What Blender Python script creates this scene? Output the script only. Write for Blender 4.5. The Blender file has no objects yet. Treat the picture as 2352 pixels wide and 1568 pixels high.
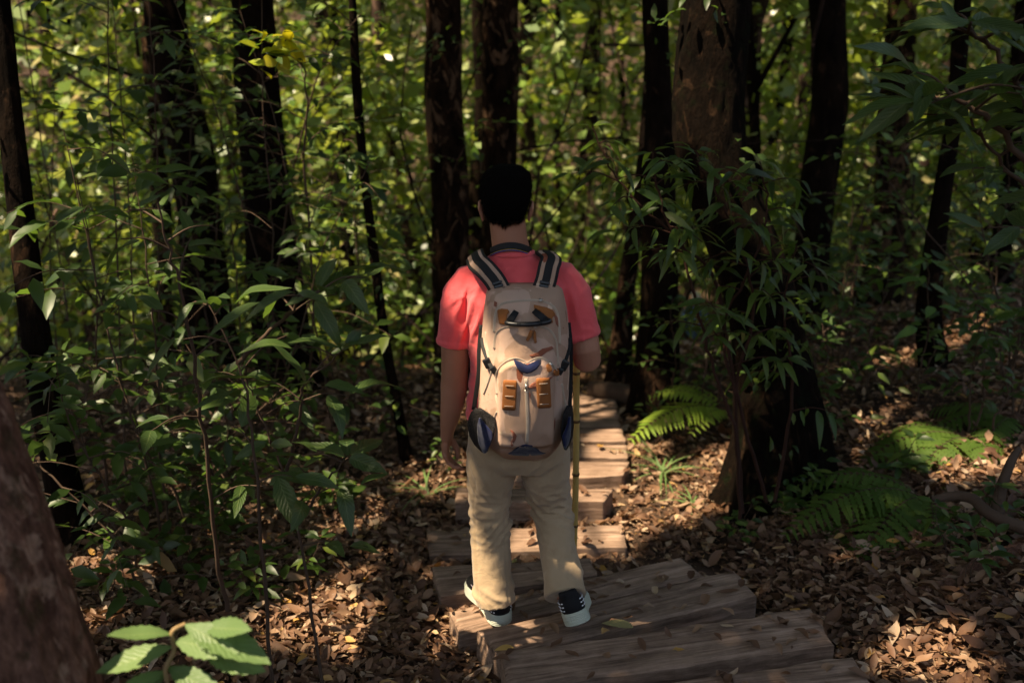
import bpy, bmesh, math, random
import numpy as np
from mathutils import Vector, Matrix, Quaternion
R = math.radians
scene = bpy.context.scene
COL = scene.collection

# ------------------------------------------------------------------ camera
CAMZ, PITCH, FPX = 2.157, R(17.0), 995.56
cs, sn = math.cos(PITCH), math.sin(PITCH)
cam_d = bpy.data.cameras.new("camera"); cam = bpy.data.objects.new("camera", cam_d); COL.objects.link(cam)
cam.location = (0, 0, CAMZ); cam.rotation_euler = (R(90) - PITCH, 0, 0)
cam_d.lens = 35; cam_d.sensor_width = 36; cam_d.clip_start = 0.05; cam_d.clip_end = 400
cam_d.dof.use_dof = True; cam_d.dof.focus_distance = 3.42; cam_d.dof.aperture_fstop = 1.8
scene.camera = cam

# ------------------------------------------------------------------ world, sun, exposure
SUN_EL, SUN_AZ = R(60), R(247)          # azimuth clockwise from +Y (north): 247 = left, slightly behind
S = Vector((math.sin(SUN_AZ) * math.cos(SUN_EL), math.cos(SUN_AZ) * math.cos(SUN_EL), math.sin(SUN_EL)))
world = bpy.data.worlds.new("World"); scene.world = world; world.use_nodes = True
wn = world.node_tree; wn.nodes.clear()
sky = wn.nodes.new("ShaderNodeTexSky"); sky.sky_type = 'NISHITA'; sky.sun_disc = False
sky.sun_elevation = SUN_EL; sky.sun_rotation = SUN_AZ
bg = wn.nodes.new("ShaderNodeBackground"); bg.inputs[1].default_value = 0.115
wo = wn.nodes.new("ShaderNodeOutputWorld")
wn.links.new(sky.outputs[0], bg.inputs[0]); wn.links.new(bg.outputs[0], wo.inputs[0])
sl = bpy.data.lights.new("sun", 'SUN'); sl.energy = 5.0; sl.angle = R(0.53); sl.color = (1.0, 0.93, 0.82)
so = bpy.data.objects.new("sun", sl); COL.objects.link(so)
so.rotation_euler = S.to_track_quat('Z', 'Y').to_euler(); so.location = (-6, -4, 14)
scene.view_settings.view_transform = 'Standard'; scene.view_settings.look = 'None'
scene.view_settings.gamma = 1; scene.view_settings.exposure = 1.25
scene.view_settings.use_white_balance = True; scene.view_settings.white_balance_temperature = 8600; scene.view_settings.white_balance_tint = 10
scene.render.engine = 'CYCLES'
cy = scene.cycles
cy.max_bounces = 6; cy.diffuse_bounces = 3; cy.glossy_bounces = 2; cy.transmission_bounces = 3; cy.transparent_max_bounces = 6
cy.use_denoising = True
cy.caustics_reflective = False; cy.caustics_refractive = False
cy.sample_clamp_indirect = 4.0
cy.use_adaptive_sampling = True; cy.adaptive_threshold = 0.02

# ------------------------------------------------------------------ helpers
K2 = 1024 / 2352.0
def W(u2, v2, Y):
    """point seen at (u2, v2) of the 2352 px wide photo, on the plane y = Y"""
    t = (341 - v2 * K2) / FPX
    d = Y / (cs + t * sn)
    return Vector(((u2 * K2 - 512) / FPX * d, Y, CAMZ + d * (-sn + t * cs)))
def ray(u2, v2):
    t = (341 - v2 * K2) / FPX
    return Vector(((u2 * K2 - 512) / FPX, cs + t * sn, -sn + t * cs))
def G(u2, v2, z):
    """the same, on the plane z"""
    r = ray(u2, v2); k = (z - CAMZ) / r.z
    return Vector((r.x * k, r.y * k, z))

def _h(ix, iy, iz, seed):
    n = (ix * 374761393 + iy * 668265263 + iz * 1274126177 + seed * 974711) & 0xffffffff
    n = ((n ^ (n >> 13)) * 1274126177) & 0xffffffff
    n = n ^ (n >> 16)
    return (n & 0xffff) / 65535.0
def vnoise(p, seed=0):
    """smooth value noise, -1..1"""
    p = np.asarray(p, float); i = np.floor(p).astype(np.int64); f = p - i; f = f * f * (3 - 2 * f)
    x, y, z = i[:, 0], i[:, 1], i[:, 2]; r = 0
    for a in (0, 1):
        for b in (0, 1):
            for c in (0, 1):
                w = (f[:, 0] if a else 1 - f[:, 0]) * (f[:, 1] if b else 1 - f[:, 1]) * (f[:, 2] if c else 1 - f[:, 2])
                r = r + w * _h(x + a, y + b, z + c, seed)
    return r * 2 - 1
def fbm(p, seed=0, octs=4):
    p = np.asarray(p, float); r = 0; a = 1; s = 0
    for k in range(octs):
        r = r + a * vnoise(p * 2 ** k, seed + k * 17); s += a; a *= .5
    return r / s

def tag(o, label=None, cat=None, group=None, kind=None):
    if label: o['label'] = label
    if cat: o['category'] = cat
    if group: o['group'] = group
    if kind: o['kind'] = kind
    return o
def empty(name, loc, label, cat, group=None):
    o = bpy.data.objects.new(name, None); COL.objects.link(o); o.location = loc
    o.empty_display_size = .1
    return tag(o, label, cat, group)
def link(name, me, mat, parent=None):
    if mat and not me.materials: me.materials.append(mat)
    o = bpy.data.objects.new(name, me); COL.objects.link(o)
    if parent:
        o.parent = parent
        o.matrix_parent_inverse = Matrix.Translation(-Vector(parent.location)) if parent.parent is None else Matrix()
        # geometry is written in world coordinates: cancel the parent's own place
    return o
def mk(name, V, F, mat, parent=None, smooth=True, uv=None):
    """V (n,3); F (m,k) array of one polygon size, or a list of faces. World coordinates."""
    me = bpy.data.meshes.new(name)
    if isinstance(F, np.ndarray):
        V = np.asarray(V, np.float32); k = F.shape[1]
        me.vertices.add(len(V)); me.vertices.foreach_set("co", V.ravel())
        me.loops.add(F.size); me.loops.foreach_set("vertex_index", F.ravel().astype(np.int32))
        me.polygons.add(len(F)); me.polygons.foreach_set("loop_start", np.arange(len(F), dtype=np.int32) * k)
        me.polygons.foreach_set("loop_total", np.full(len(F), k, np.int32))
        me.update(calc_edges=True)
        if uv is not None:
            ul = me.uv_layers.new(name="UVMap"); ul.data.foreach_set("uv", np.asarray(uv, np.float32)[F.ravel()].ravel())
    else:
        me.from_pydata([tuple(v) for v in V], [], F)
        me.update()
    if smooth: me.polygons.foreach_set("use_smooth", np.ones(len(me.polygons), bool))
    return link(name, me, mat, parent)

# tubes ------------------------------------------------------------
def tube(P, r, n=12, cap=True, sq=None, twist0=None):
    """closed tube along P with radii r (numbers or (a,b) pairs) -> V, F(list)"""
    P = [Vector(p) for p in P]; V = []; F = []
    t0 = (P[1] - P[0]).normalized()
    ref = Vector(twist0) if twist0 else (Vector((1, 0, 0)) if abs(t0.x) < .8 else Vector((0, 1, 0)))
    u = (ref - t0 * ref.dot(t0)).normalized()
    for i, p in enumerate(P):
        t = (P[min(i + 1, len(P) - 1)] - P[max(i - 1, 0)]).normalized()
        u = (u - t * u.dot(t)).normalized(); v = t.cross(u)
        a, b = r[i] if isinstance(r[i], (tuple, list)) else (r[i], r[i])
        for k in range(n):
            th = 2 * math.pi * k / n
            c_, s_ = math.cos(th), math.sin(th)
            if sq: c_ = math.copysign(abs(c_) ** (2 / sq), c_); s_ = math.copysign(abs(s_) ** (2 / sq), s_)
            V.append(p + u * (a * c_) + v * (b * s_))
    for i in range(len(P) - 1):
        for k in range(n):
            k2 = (k + 1) % n
            F.append((i * n + k, i * n + k2, (i + 1) * n + k2, (i + 1) * n + k))
    if cap:
        F.append(tuple(range(n))[::-1]); F.append(tuple(range((len(P) - 1) * n, len(P) * n)))
    return V, F
def hloft(rings, n=36):
    """horizontal superellipse rings (z, cx, cy, rx, ry, p[, tilt of z by y])"""
    V = []; F = []
    for rg in rings:
        z, cx, cy_, rx, ry, p = rg[:6]; tl = rg[6] if len(rg) > 6 else 0
        for k in range(n):
            th = 2 * math.pi * k / n; c_, s_ = math.cos(th), math.sin(th)
            x = rx * math.copysign(abs(c_) ** (2 / p), c_); y = ry * math.copysign(abs(s_) ** (2 / p), s_)
            V.append(Vector((cx + x, cy_ + y, z + tl * y)))
    m = len(rings)
    for i in range(m - 1):
        for k in range(n):
            k2 = (k + 1) % n; F.append((i * n + k, i * n + k2, (i + 1) * n + k2, (i + 1) * n + k))
    F.append(tuple(range(n))[::-1]); F.append(tuple(range((m - 1) * n, m * n)))
    return V, F
def ball(c, rx, ry=None, rz=None, rot=None, n=14):
    ry = ry or rx; rz = rz or rx; V = []; F = []
    q = rot or Quaternion()
    for i in range(1, n):
        ph = math.pi * i / n
        for k in range(n * 2):
            th = math.pi * k / n
            V.append(Vector(c) + q @ Vector((rx * math.sin(ph) * math.cos(th), ry * math.sin(ph) * math.sin(th), -rz * math.cos(ph))))
    m = 2 * n
    for i in range(n - 2):
        for k in range(m):
            F.append((i * m + k, i * m + (k + 1) % m, (i + 1) * m + (k + 1) % m, (i + 1) * m + k))
    F.append(tuple(range(m))[::-1]); F.append(tuple(range((n - 2) * m, (n - 1) * m)))
    return V, F
def box(c, sx, sy, sz, rot=None):
    q = rot or Quaternion(); V = []
    for a in (-1, 1):
        for b in (-1, 1):
            for d in (-1, 1): V.append(Vector(c) + q @ Vector((a * sx / 2, b * sy / 2, d * sz / 2)))
    return V, [(0, 1, 3, 2), (4, 6, 7, 5), (0, 4, 5, 1), (2, 3, 7, 6), (0, 2, 6, 4), (1, 5, 7, 3)]
def join(parts):
    V = []; F = []
    for v, f in parts:
        o = len(V); V += list(v); F += [tuple(i + o for i in q) for q in f]
    return V, F
def remeshed(name, parts, voxel, mat, parent=None, smooth=4, disp=None, factor=.5):
    """union of closed shapes as one continuous skin"""
    V, F = join(parts); me = bpy.data.meshes.new("tmp"); me.from_pydata([tuple(v) for v in V], [], F); me.update()
    o = bpy.data.objects.new("tmp", me); COL.objects.link(o)
    m = o.modifiers.new("r", 'REMESH'); m.mode = 'VOXEL'; m.voxel_size = voxel; m.adaptivity = 0
    if smooth:
        m = o.modifiers.new("s", 'SMOOTH'); m.factor = factor; m.iterations = smooth
    dg = bpy.context.evaluated_depsgraph_get(); dg.update()
    me2 = bpy.data.meshes.new_from_object(o.evaluated_get(dg)); me2.name = name
    bpy.data.objects.remove(o); bpy.data.meshes.remove(me)
    if disp:
        n = len(me2.vertices); co = np.empty(n * 3, np.float32); me2.vertices.foreach_get("co", co); co = co.reshape(-1, 3)
        no = np.empty(n * 3, np.float32); me2.vertices.foreach_get("normal", no); no = no.reshape(-1, 3)
        co = co + no * disp(co, no)[:, None]; me2.vertices.foreach_set("co", co.astype(np.float32).ravel()); me2.update()
    me2.polygons.foreach_set("use_smooth", np.ones(len(me2.polygons), bool))
    me2.materials.clear()
    return link(name, me2, mat, parent)

# leaves -----------------------------------------------------------
def nrm(a): return a / np.maximum(np.linalg.norm(a, axis=1, keepdims=True), 1e-9)
def leafgeo(O, D, N, L, Wd, droop=.25, seg=4, fold=.3, peak=.42, serr=0., wave=0., rng=None):
    """n leaves -> V, F, UV. O base, D direction, N up side; midrib droops, halves folded up"""
    O = np.asarray(O, float); n = len(O); D = nrm(np.asarray(D, float)); Sd = nrm(np.cross(D, N)); N = np.cross(Sd, D)
    L = np.broadcast_to(L, (n,)).reshape(n, 1, 1); Wd = np.broadcast_to(Wd, (n,)).reshape(n, 1, 1)
    dr = np.broadcast_to(droop, (n,)).reshape(n, 1, 1)
    t = np.linspace(0, 1, seg + 1); q = math.log(.5) / math.log(peak)
    prof = np.sin(np.pi * t ** q) ** .85; prof[0] = .06; prof[-1] = 0.02
    if serr: prof = prof * (1 + serr * np.where(np.arange(seg + 1) % 2 == 0, -1, 1)); prof[0] = .06; prof[-1] = .02
    T = t.reshape(1, -1, 1)
    C = O[:, None, :] + D[:, None, :] * (L * T) - N[:, None, :] * (L * dr * T ** 2)
    if wave and rng is not None:
        C = C + N[:, None, :] * (L * wave * np.sin(T * rng.uniform(4, 9, (n, 1, 1)) + rng.uniform(0, 6, (n, 1, 1))))
    hw = .5 * Wd * prof.reshape(1, -1, 1)
    a = C + Sd[:, None, :] * hw + N[:, None, :] * hw * fold
    b = C - Sd[:, None, :] * hw + N[:, None, :] * hw * fold
    V = np.stack([a, C, b], 2).reshape(-1, 3)
    m = seg + 1; base = (np.arange(n) * m * 3)[:, None, None]
    i = np.arange(seg)[None, :, None] * 3
    q1 = np.array([0, 3, 4, 1])[None, None, :]; q2 = np.array([1, 4, 5, 2])[None, None, :]
    F = np.concatenate([(base + i + q1).reshape(-1, 4), (base + i + q2).reshape(-1, 4)])
    uv = np.stack([np.tile(np.array([0, .5, 1.]), (m, 1)), np.tile(t[:, None], (1, 3))], -1).reshape(1, -1, 2)
    UV = np.broadcast_to(uv, (n, m * 3, 2)).reshape(-1, 2)
    return V, F, UV
def quadleaf(O, D, N, L, Wd):
    O = np.asarray(O, float); n = len(O); D = nrm(D); Sd = nrm(np.cross(D, N)); N = np.cross(Sd, D)
    L = np.broadcast_to(L, (n,))[:, None]; Wd = np.broadcast_to(Wd, (n,))[:, None]
    m = O + D * L * .45
    V = np.stack([O, m + Sd * Wd * .5 - N * L * .06, O + D * L - N * L * .12, m - Sd * Wd * .5 - N * L * .06], 1).reshape(-1, 3)
    return V, np.arange(n * 4).reshape(-1, 4)
def rdir(rng, n, zs=1.0):
    v = rng.normal(size=(n, 3)); v[:, 2] *= zs; return nrm(v)

# materials --------------------------------------------------------
class MT:
    def __init__(s, name):
        s.m = bpy.data.materials.new(name); s.m.use_nodes = True; s.t = s.m.node_tree; s.t.nodes.clear()
        s.out = s.N("ShaderNodeOutputMaterial")
    def N(s, t, **kw):
        n = s.t.nodes.new(t)
        for k, v in kw.items():
            if k.startswith('i_'):
                key = k[2:]; n.inputs[int(key) if key.isdigit() else key.replace('_', ' ')].default_value = v
            else: setattr(n, k, v)
        return n
    def L(s, a, b): s.t.links.new(a, b)
    def ramp(s, fac, stops, interp='LINEAR'):
        r = s.N("ShaderNodeValToRGB"); r.color_ramp.interpolation = interp; e = r.color_ramp.elements
        e[0].position, e[0].color = stops[0][0], (*stops[0][1], 1); e[1].position, e[1].color = stops[1][0], (*stops[1][1], 1)
        for p, c in stops[2:]:
            x = e.new(p); x.color = (*c, 1)
        s.L(fac, r.inputs[0]); return r.outputs[0]
    def noise(s, scale, detail=4, coord='Object', stretch=(1, 1, 1), dist=0, rough=.5):
        tc = s.N("ShaderNodeTexCoord"); mp = s.N("ShaderNodeMapping"); mp.inputs['Scale'].default_value = stretch
        s.L(tc.outputs[coord], mp.inputs[0]); n = s.N("ShaderNodeTexNoise")
        n.inputs['Scale'].default_value = scale; n.inputs['Detail'].default_value = detail
        n.inputs['Distortion'].default_value = dist; n.inputs['Roughness'].default_value = rough
        s.L(mp.outputs[0], n.inputs['Vector']); return n.outputs[0]
    def mix(s, f, a, b, mode='MIX'):
        m = s.N("ShaderNodeMix", data_type='RGBA', blend_type=mode)
        if hasattr(f, 'links') or not isinstance(f, (int, float)): s.L(f, m.inputs[0])
        else: m.inputs[0].default_value = f
        for v, k in ((a, 6), (b, 7)):
            if isinstance(v, tuple): m.inputs[k].default_value = (*v, 1)
            else: s.L(v, m.inputs[k])
        return m.outputs[2]
    def bump(s, h, strength, dist=.01):
        b = s.N("ShaderNodeBump"); b.inputs['Strength'].default_value = strength; b.inputs['Distance'].default_value = dist
        s.L(h, b.inputs['Height']); return b.outputs[0]
    def pbr(s, col, rough=.8, spec=.3, normal=None, metal=0, sheen=0, sss=0):
        p = s.N("ShaderNodeBsdfPrincipled")
        if isinstance(col, tuple): p.inputs['Base Color'].default_value = (*col, 1)
        else: s.L(col, p.inputs['Base Color'])
        if isinstance(rough, (int, float)): p.inputs['Roughness'].default_value = rough
        else: s.L(rough, p.inputs['Roughness'])
        p.inputs['Specular IOR Level'].default_value = spec; p.inputs['Metallic'].default_value = metal
        if sheen: p.inputs['Sheen Weight'].default_value = sheen
        if normal: s.L(normal, p.inputs['Normal'])
        s.p = p; return p.outputs[0]
    def done(s, sh): s.L(sh, s.out.inputs[0]); return s.m

def leaf_mat(name, stops, trans=(.25, .45, .06), tw=.35, rough=.45, spec=.4, vein=False, bump=0, species=None):
    m = MT(name); g = m.N("ShaderNodeNewGeometry"); rnd = g.outputs['Random Per Island']
    col = m.ramp(rnd, stops)
    if species:
        col = m.mix(m.ramp(m.noise(species, 2), [(.40, (0, 0, 0)), (.56, (1, 1, 1))]), m.mix(1.0, col, (.55, .72, .60), 'MULTIPLY'), col)
        col = m.mix(m.ramp(m.noise(species * 1.7, 1), [(.60, (0, 0, 0)), (.68, (.7, .7, .7))]), col, (.20, .22, .03))
    if vein:
        tc = m.N("ShaderNodeTexCoord"); sp = m.N("ShaderNodeSeparateXYZ"); m.L(tc.outputs['UV'], sp.inputs[0])
        a = m.N("ShaderNodeMath", operation='SUBTRACT'); m.L(sp.outputs[0], a.inputs[0]); a.inputs[1].default_value = .5
        ab = m.N("ShaderNodeMath", operation='ABSOLUTE'); m.L(a.outputs[0], ab.inputs[0])
        mid = m.ramp(ab.outputs[0], [(0, (1, 1, 1)), (.05, (0, 0, 0))])
        # side veins: bands slanting from the midrib
        ad = m.N("ShaderNodeMath", operation='MULTIPLY_ADD'); m.L(ab.outputs[0], ad.inputs[0]); ad.inputs[1].default_value = -.55; m.L(sp.outputs[1], ad.inputs[2])
        mu = m.N("ShaderNodeMath", operation='MULTIPLY'); m.L(ad.outputs[0], mu.inputs[0]); mu.inputs[1].default_value = 60
        si = m.N("ShaderNodeMath", operation='SINE'); m.L(mu.outputs[0], si.inputs[0])
        vv = m.ramp(si.outputs[0], [(.75, (0, 0, 0)), (1, (.45, .45, .45))])
        mx = m.mix(1.0, mid, vv, 'ADD')
        col = m.mix(mx, col, m.mix(.16, col, (.45, .5, .2)))
        nb = m.bump(si.outputs[0], .25, .002)
    else: nb = None
    bs = m.pbr(col, rough, spec, nb)
    tr = m.N("ShaderNodeBsdfTranslucent"); m.L(m.mix(.6, col, trans), tr.inputs[0])
    ms = m.N("ShaderNodeMixShader"); ms.inputs[0].default_value = tw
    m.L(bs, ms.inputs[1]); m.L(tr.outputs[0], ms.inputs[2])
    return m.done(ms.outputs[0])
def bark_mat(name, dark, mid, light, scale=6, patch=.55, moss=None):
    m = MT(name)
    n1 = m.noise(scale * 1.6, 8, stretch=(1, 1, .4), rough=.7); n2 = m.noise(scale * 1.1, 6, stretch=(1, 1, .55), dist=1.2, rough=.65)
    n3 = m.noise(scale * 9, 5, stretch=(1, 1, .3), rough=.7)
    c = m.ramp(n1, [(.38, dark), (.62, mid)])
    pm = m.ramp(n2, [(patch, (0, 0, 0)), (patch + .05, (1, 1, 1))])
    c = m.mix(pm, c, light)
    if moss:
        mm = m.ramp(m.noise(scale * 1.3, 6, rough=.7), [(.53, (0, 0, 0)), (.68, (1, 1, 1))]); c = m.mix(mm, c, moss)
    c = m.mix(.7, c, m.ramp(n3, [(.35, (.2, .2, .2)), (.65, (1, 1, 1))]), 'MULTIPLY')
    h = m.mix(.5, n1, n3, 'ADD')
    return m.done(m.pbr(c, .95, .06, m.bump(h, 1.0, .035)))
def plain(name, col, rough=.7, spec=.3, metal=0, bump=None, var=0.):
    m = MT(name); c = col
    if var: c = m.mix(m.noise(14, 4), col, tuple(x * (1 - var) for x in col))
    nb = m.bump(m.noise(bump[0], 3), bump[1], .003) if bump else None
    return m.done(m.pbr(c, rough, spec, nb, metal))
# ------------------------------------------------------------------ materials
M = {}
GREEN = [(0, (.014, .032, .007)), (.35, (.026, .06, .011)), (.8, (.05, .095, .016)), (1, (.09, .12, .02))]
M['leaf_far'] = leaf_mat('far_leaves', [(0, (.02, .05, .008)), (.4, (.075, .15, .022)), (.72, (.20, .31, .06)), (.9, (.42, .48, .20)), (1, (.44, .32, .15))], trans=(.5, .6, .07), tw=.42, rough=.33, spec=.6, species=.42)  # palest leaf colours paint in the bright highlights of the background
M['leaf_mid'] = leaf_mat('mid_leaves', GREEN, tw=.3, rough=.45)
M['leaf_near'] = leaf_mat('near_leaves', [(0, (.022, .05, .014)), (1, (.045, .085, .02))], tw=.22, rough=.42, vein=True)
M['leaf_pale'] = leaf_mat('pale_leaves', [(0, (.09, .16, .055)), (1, (.13, .21, .07))], trans=(.3, .5, .1), tw=.25, rough=.5, vein=True)
M['leaf_yellow'] = leaf_mat('yellow_leaves', [(0, (.45, .38, .03)), (1, (.3, .42, .04))], trans=(.7, .6, .03), tw=.5)
M['leaf_canopy'] = leaf_mat('canopy_leaves', GREEN, tw=.18, rough=.5)
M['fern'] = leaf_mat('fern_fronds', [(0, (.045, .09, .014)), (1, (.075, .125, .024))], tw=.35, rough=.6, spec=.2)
M['fern_sun'] = leaf_mat('fern_fronds_sunlit', [(0, (.16, .27, .035)), (1, (.24, .33, .05))], tw=.4, rough=.6, spec=.2)  # lit copy of the fern green, sunshine painted into the colour
M['litter'] = leaf_mat('dry_leaves', [(0, (.07, .032, .018)), (.35, (.13, .065, .038)), (.62, (.20, .105, .06)), (.83, (.28, .17, .105)), (.95, (.40, .29, .20)), (1, (.42, .22, .05))],
                       trans=(.35, .16, .04), tw=.12, rough=.6, spec=.3)
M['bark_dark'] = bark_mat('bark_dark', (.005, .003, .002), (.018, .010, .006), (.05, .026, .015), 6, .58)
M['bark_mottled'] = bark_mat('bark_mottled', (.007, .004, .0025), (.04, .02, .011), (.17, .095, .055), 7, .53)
M['bark_shade'] = bark_mat('bark_shade', (.004, .0025, .0015), (.011, .006, .0035), (.034, .018, .010), 8, .57, (.008, .011, .004))  # bark darkened in colour to put the thickest trunk in shade
M['bark_brown'] = bark_mat('bark_brown', (.14, .066, .045), (.42, .215, .15), (.52, .31, .22), 8, .56, (.10, .075, .035))
M['bark_far'] = bark_mat('bark_far', (.02, .012, .01), (.07, .045, .035), (.3, .18, .14), 2.2, .56)  # pinkish light patches paint sun falling on the far trunks
M['twig'] = plain('twig_bark', (.10, .062, .042), .8, .2, bump=(60, .4), var=.5)
M['twig_red'] = plain('red_twig_bark', (.055, .022, .014), .8, .2, var=.5)

# ------------------------------------------------------------------ ground
_ys = [-60, -12, -2, 0, 1.2, 2.0, 2.5, 3.0, 3.6, 5.0, 7.0, 8.5, 12, 20, 28, 36, 60, 110]
_zs = [9, 4, .95, .62, .36, .17, .04, -.06, -.13, -.2, -.28, -.7, -2.0, -4.5, -5.2, -3.2, 12, 34]
def gz(x, y):
    x = np.asarray(x, float); y = np.asarray(y, float)
    z = np.interp(y, _ys, _zs)
    bx = np.clip(x - .95 - .06 * np.clip(3 - y, 0, 3) * 4, 0, 9)
    bank = .10 * np.tanh(bx * 3) + .19 * bx
    bank = bank * np.clip((y + 1) / 4, 0.2, 1)
    lx = np.clip(-x - 1.1, 0, 12)
    z = z + bank + .05 * np.tanh(lx * 2) - .03 * lx
    z = z + np.where(np.abs(x) > 14, (np.abs(x) - 14) * .28, 0)
    p = np.stack([x * .9, y * .9, x * 0], -1).reshape(-1, 3)
    n = fbm(p, 5, 3).reshape(x.shape)
    w = np.clip((np.abs(x - .1) - .7) / .8, .12, 1)
    return z + n * .11 * w
def ground_hit(u2, v2):
    r = ray(u2, v2); k = 1.5; prev = k
    while k < 60:
        p = r * k
        if p.z + CAMZ < float(gz(p.x, p.y)): break
        prev = k; k += .03
    k = (k + prev) / 2; p = r * k
    return Vector((p.x, p.y, float(gz(p.x, p.y))))
def axis(lo, hi, a, b, step):
    mid = np.arange(a, b, step); l = []; x = a; s = step
    while x > lo: s *= 1.22; x -= s; l.append(x)
    r = []; x = b - step; s = step
    while x < hi: s *= 1.22; x += s; r.append(x)
    return np.array(l[::-1] + list(mid) + r)
gx = axis(-90, 90, -5, 6, .07); gy = axis(-50, 110, .6, 11, .07)
X_, Y_ = np.meshgrid(gx, gy); Z_ = gz(X_, Y_)
pz = np.stack([X_ * 6, Y_ * 6, Z_ * 0], -1).reshape(-1, 3)
Z_ = Z_ + .012 * fbm(pz, 9, 3).reshape(Z_.shape)
nx, ny = len(gx), len(gy); ii = np.arange(nx * ny).reshape(ny, nx)
GF = np.stack([ii[:-1, :-1], ii[:-1, 1:], ii[1:, 1:], ii[1:, :-1]], -1).reshape(-1, 4)
m = MT('soil')
n1 = m.noise(2.2, 8, rough=.65); n2 = m.noise(45, 5, rough=.7)
c = m.ramp(n1, [(.3, (.035, .022, .015)), (.55, (.085, .052, .035)), (.75, (.13, .085, .058))])
c = m.mix(.6, c, m.ramp(n2, [(.3, (.35, .3, .28)), (.7, (1, 1, 1))]), 'MULTIPLY')
M['soil'] = m.done(m.pbr(c, .95, .15, m.bump(n2, .8, .02)))
gr = mk('ground', np.stack([X_, Y_, Z_], -1).reshape(-1, 3), GF, M['soil'])
tag(gr, 'brown forest floor sloping down and away from the camera', kind='structure')

# ------------------------------------------------------------------ timber steps and path planks
m = MT('weathered_timber')
g1 = m.noise(9, 8, stretch=(.35, 5, 5), rough=.65); g2 = m.noise(2.5, 4, stretch=(.7, 1, 1)); g3 = m.noise(60, 6, stretch=(.05, 1, 1), rough=.75)
c = m.ramp(g1, [(.3, (.12, .08, .06)), (.5, (.33, .215, .155)), (.7, (.47, .325, .25))])
c = m.mix(m.ramp(g2, [(.4, (0, 0, 0)), (.7, (.6, .6, .6))]), c, (.27, .175, .12))
c = m.mix(.75, c, m.ramp(g3, [(.36, (.4, .36, .33)), (.56, (1, 1, 1))]), 'MULTIPLY')
c = m.mix(.6, c, m.ramp(m.noise(3.5, 8, rough=.75), [(.35, (.35, .3, .27)), (.6, (1, 1, 1))]), 'MULTIPLY')
M['timber'] = m.done(m.pbr(c, .85, .25, m.bump(m.mix(.5, g1, g3, 'ADD'), .45, .008)))
POLYS = []
def timber(bl, br, nr, nl, z, th, name, label, group, seed):
    C4 = [G(*bl, z), G(*br, z), G(*nr, z), G(*nl, z)]
    POLYS.append(([(p.x, p.y) for p in C4], z))
    cen = sum(C4, Vector()) / 4; ax = ((C4[1] + C4[2]) - (C4[0] + C4[3])).normalized()
    ang = math.atan2(ax.y, ax.x); q = Matrix.Rotation(-ang, 3, 'Z')
    loc = [q @ (p - cen) for p in C4]
    nx, ny = 90, 14; V = []; F = []
    a_ = np.linspace(0, 1, nx); b_ = np.linspace(0, 1, ny)
    for j in range(ny):
        for i in range(nx):
            a, b = a_[i], b_[j]
            p = (loc[0] * (1 - a) + loc[1] * a) * (1 - b) + (loc[3] * (1 - a) + loc[2] * a) * b
            V.append(p)
    V = np.array(V); e = np.minimum(np.minimum(np.tile(a_, ny), 1 - np.tile(a_, ny)) * 12, np.minimum(np.repeat(b_, nx), 1 - np.repeat(b_, nx)) * 7)
    gr_ = vnoise(np.stack([V[:, 0] * 2.5, V[:, 1] * 45, V[:, 0] * 0], -1), seed) * .0011 + fbm(V * [6, 20, 1], seed + 3, 3) * .0022
    V[:, 2] = gr_ - .007 * np.clip(1 - e * 3.5, 0, 1) ** 2 + fbm(V * [1.3, 2, 1], seed + 8, 2) * .005
    # worn, uneven edges
    edge = np.clip(1 - e * 2, 0, 1)
    V[:, 1] += edge * .008 * vnoise(np.stack([V[:, 0] * 14, V[:, 1] * 3, V[:, 0] * 0], -1), seed + 5)
    V[:, 0] += edge * .006 * vnoise(np.stack([V[:, 1] * 22, V[:, 0] * 3, V[:, 0] * 0], -1), seed + 6)
    top = np.arange(nx * ny).reshape(ny, nx)
    F = [tuple(int(t) for t in f) for f in np.stack([top[1:, :-1], top[1:, 1:], top[:-1, 1:], top[:-1, :-1]], -1).reshape(-1, 4)]
    rim = list(top[0, :]) + list(top[1:, -1]) + list(top[-1, :-1][::-1]) + list(top[1:-1, 0][::-1])
    V = list(V); o = len(V); nr_ = len(rim)
    for k in rim: V.append(V[k].copy())
    rim0 = rim; rim = list(range(o, o + nr_)); o = len(V)
    for lv in (.35, .7, 1):
        for k in rim: V.append(np.array([V[k][0] * (1 + .003 * lv), V[k][1], V[k][2] - th * lv]))
    prev = rim
    for lv in range(3):
        cur = list(range(o + lv * nr_, o + (lv + 1) * nr_))
        for k in range(nr_):
            k2 = (k + 1) % nr_; F.append((int(prev[k]), int(prev[k2]), int(cur[k2]), int(cur[k])))
        prev = cur
    F.append(tuple(prev)[::-1])
    ob = mk(name, V, F, M['timber'], None, True)
    ob.location = cen; ob.rotation_euler = (0, 0, ang)
    tag(ob, label, 'step' if name == 'timber_step' else 'plank', group)
    return ob
s = .6125
def q3(*a): return [(u * s, v * s) for u, v in a]
TS = 'weathered timber steps under the hiker'
timber(*q3((2330, 2575), (3190, 2452), (3330, 2640), (2100, 2740)), .22, .16, 'timber_step', 'lowest timber step, cut off by the bottom edge of the photo', TS, 1)
timber(*q3((1880, 2439), (3039, 2273), (3128, 2411), (1903, 2580)), .15, .15, 'timber_step', 'wide clean grey timber step below the trailing right shoe, just above the cut-off one', TS, 2)
timber(*q3((1788, 2361), (2751, 2128), (2834, 2226), (1880, 2462)), .055, .14, 'timber_step', 'timber step with dry leaves heaped along its near edge, just below the planted shoe', TS, 3)
timber(*q3((1688, 2284), (2551, 2084), (2640, 2156), (1722, 2374)), .0, .14, 'timber_step', 'timber step the planted left shoe stands on', TS, 4)
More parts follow.
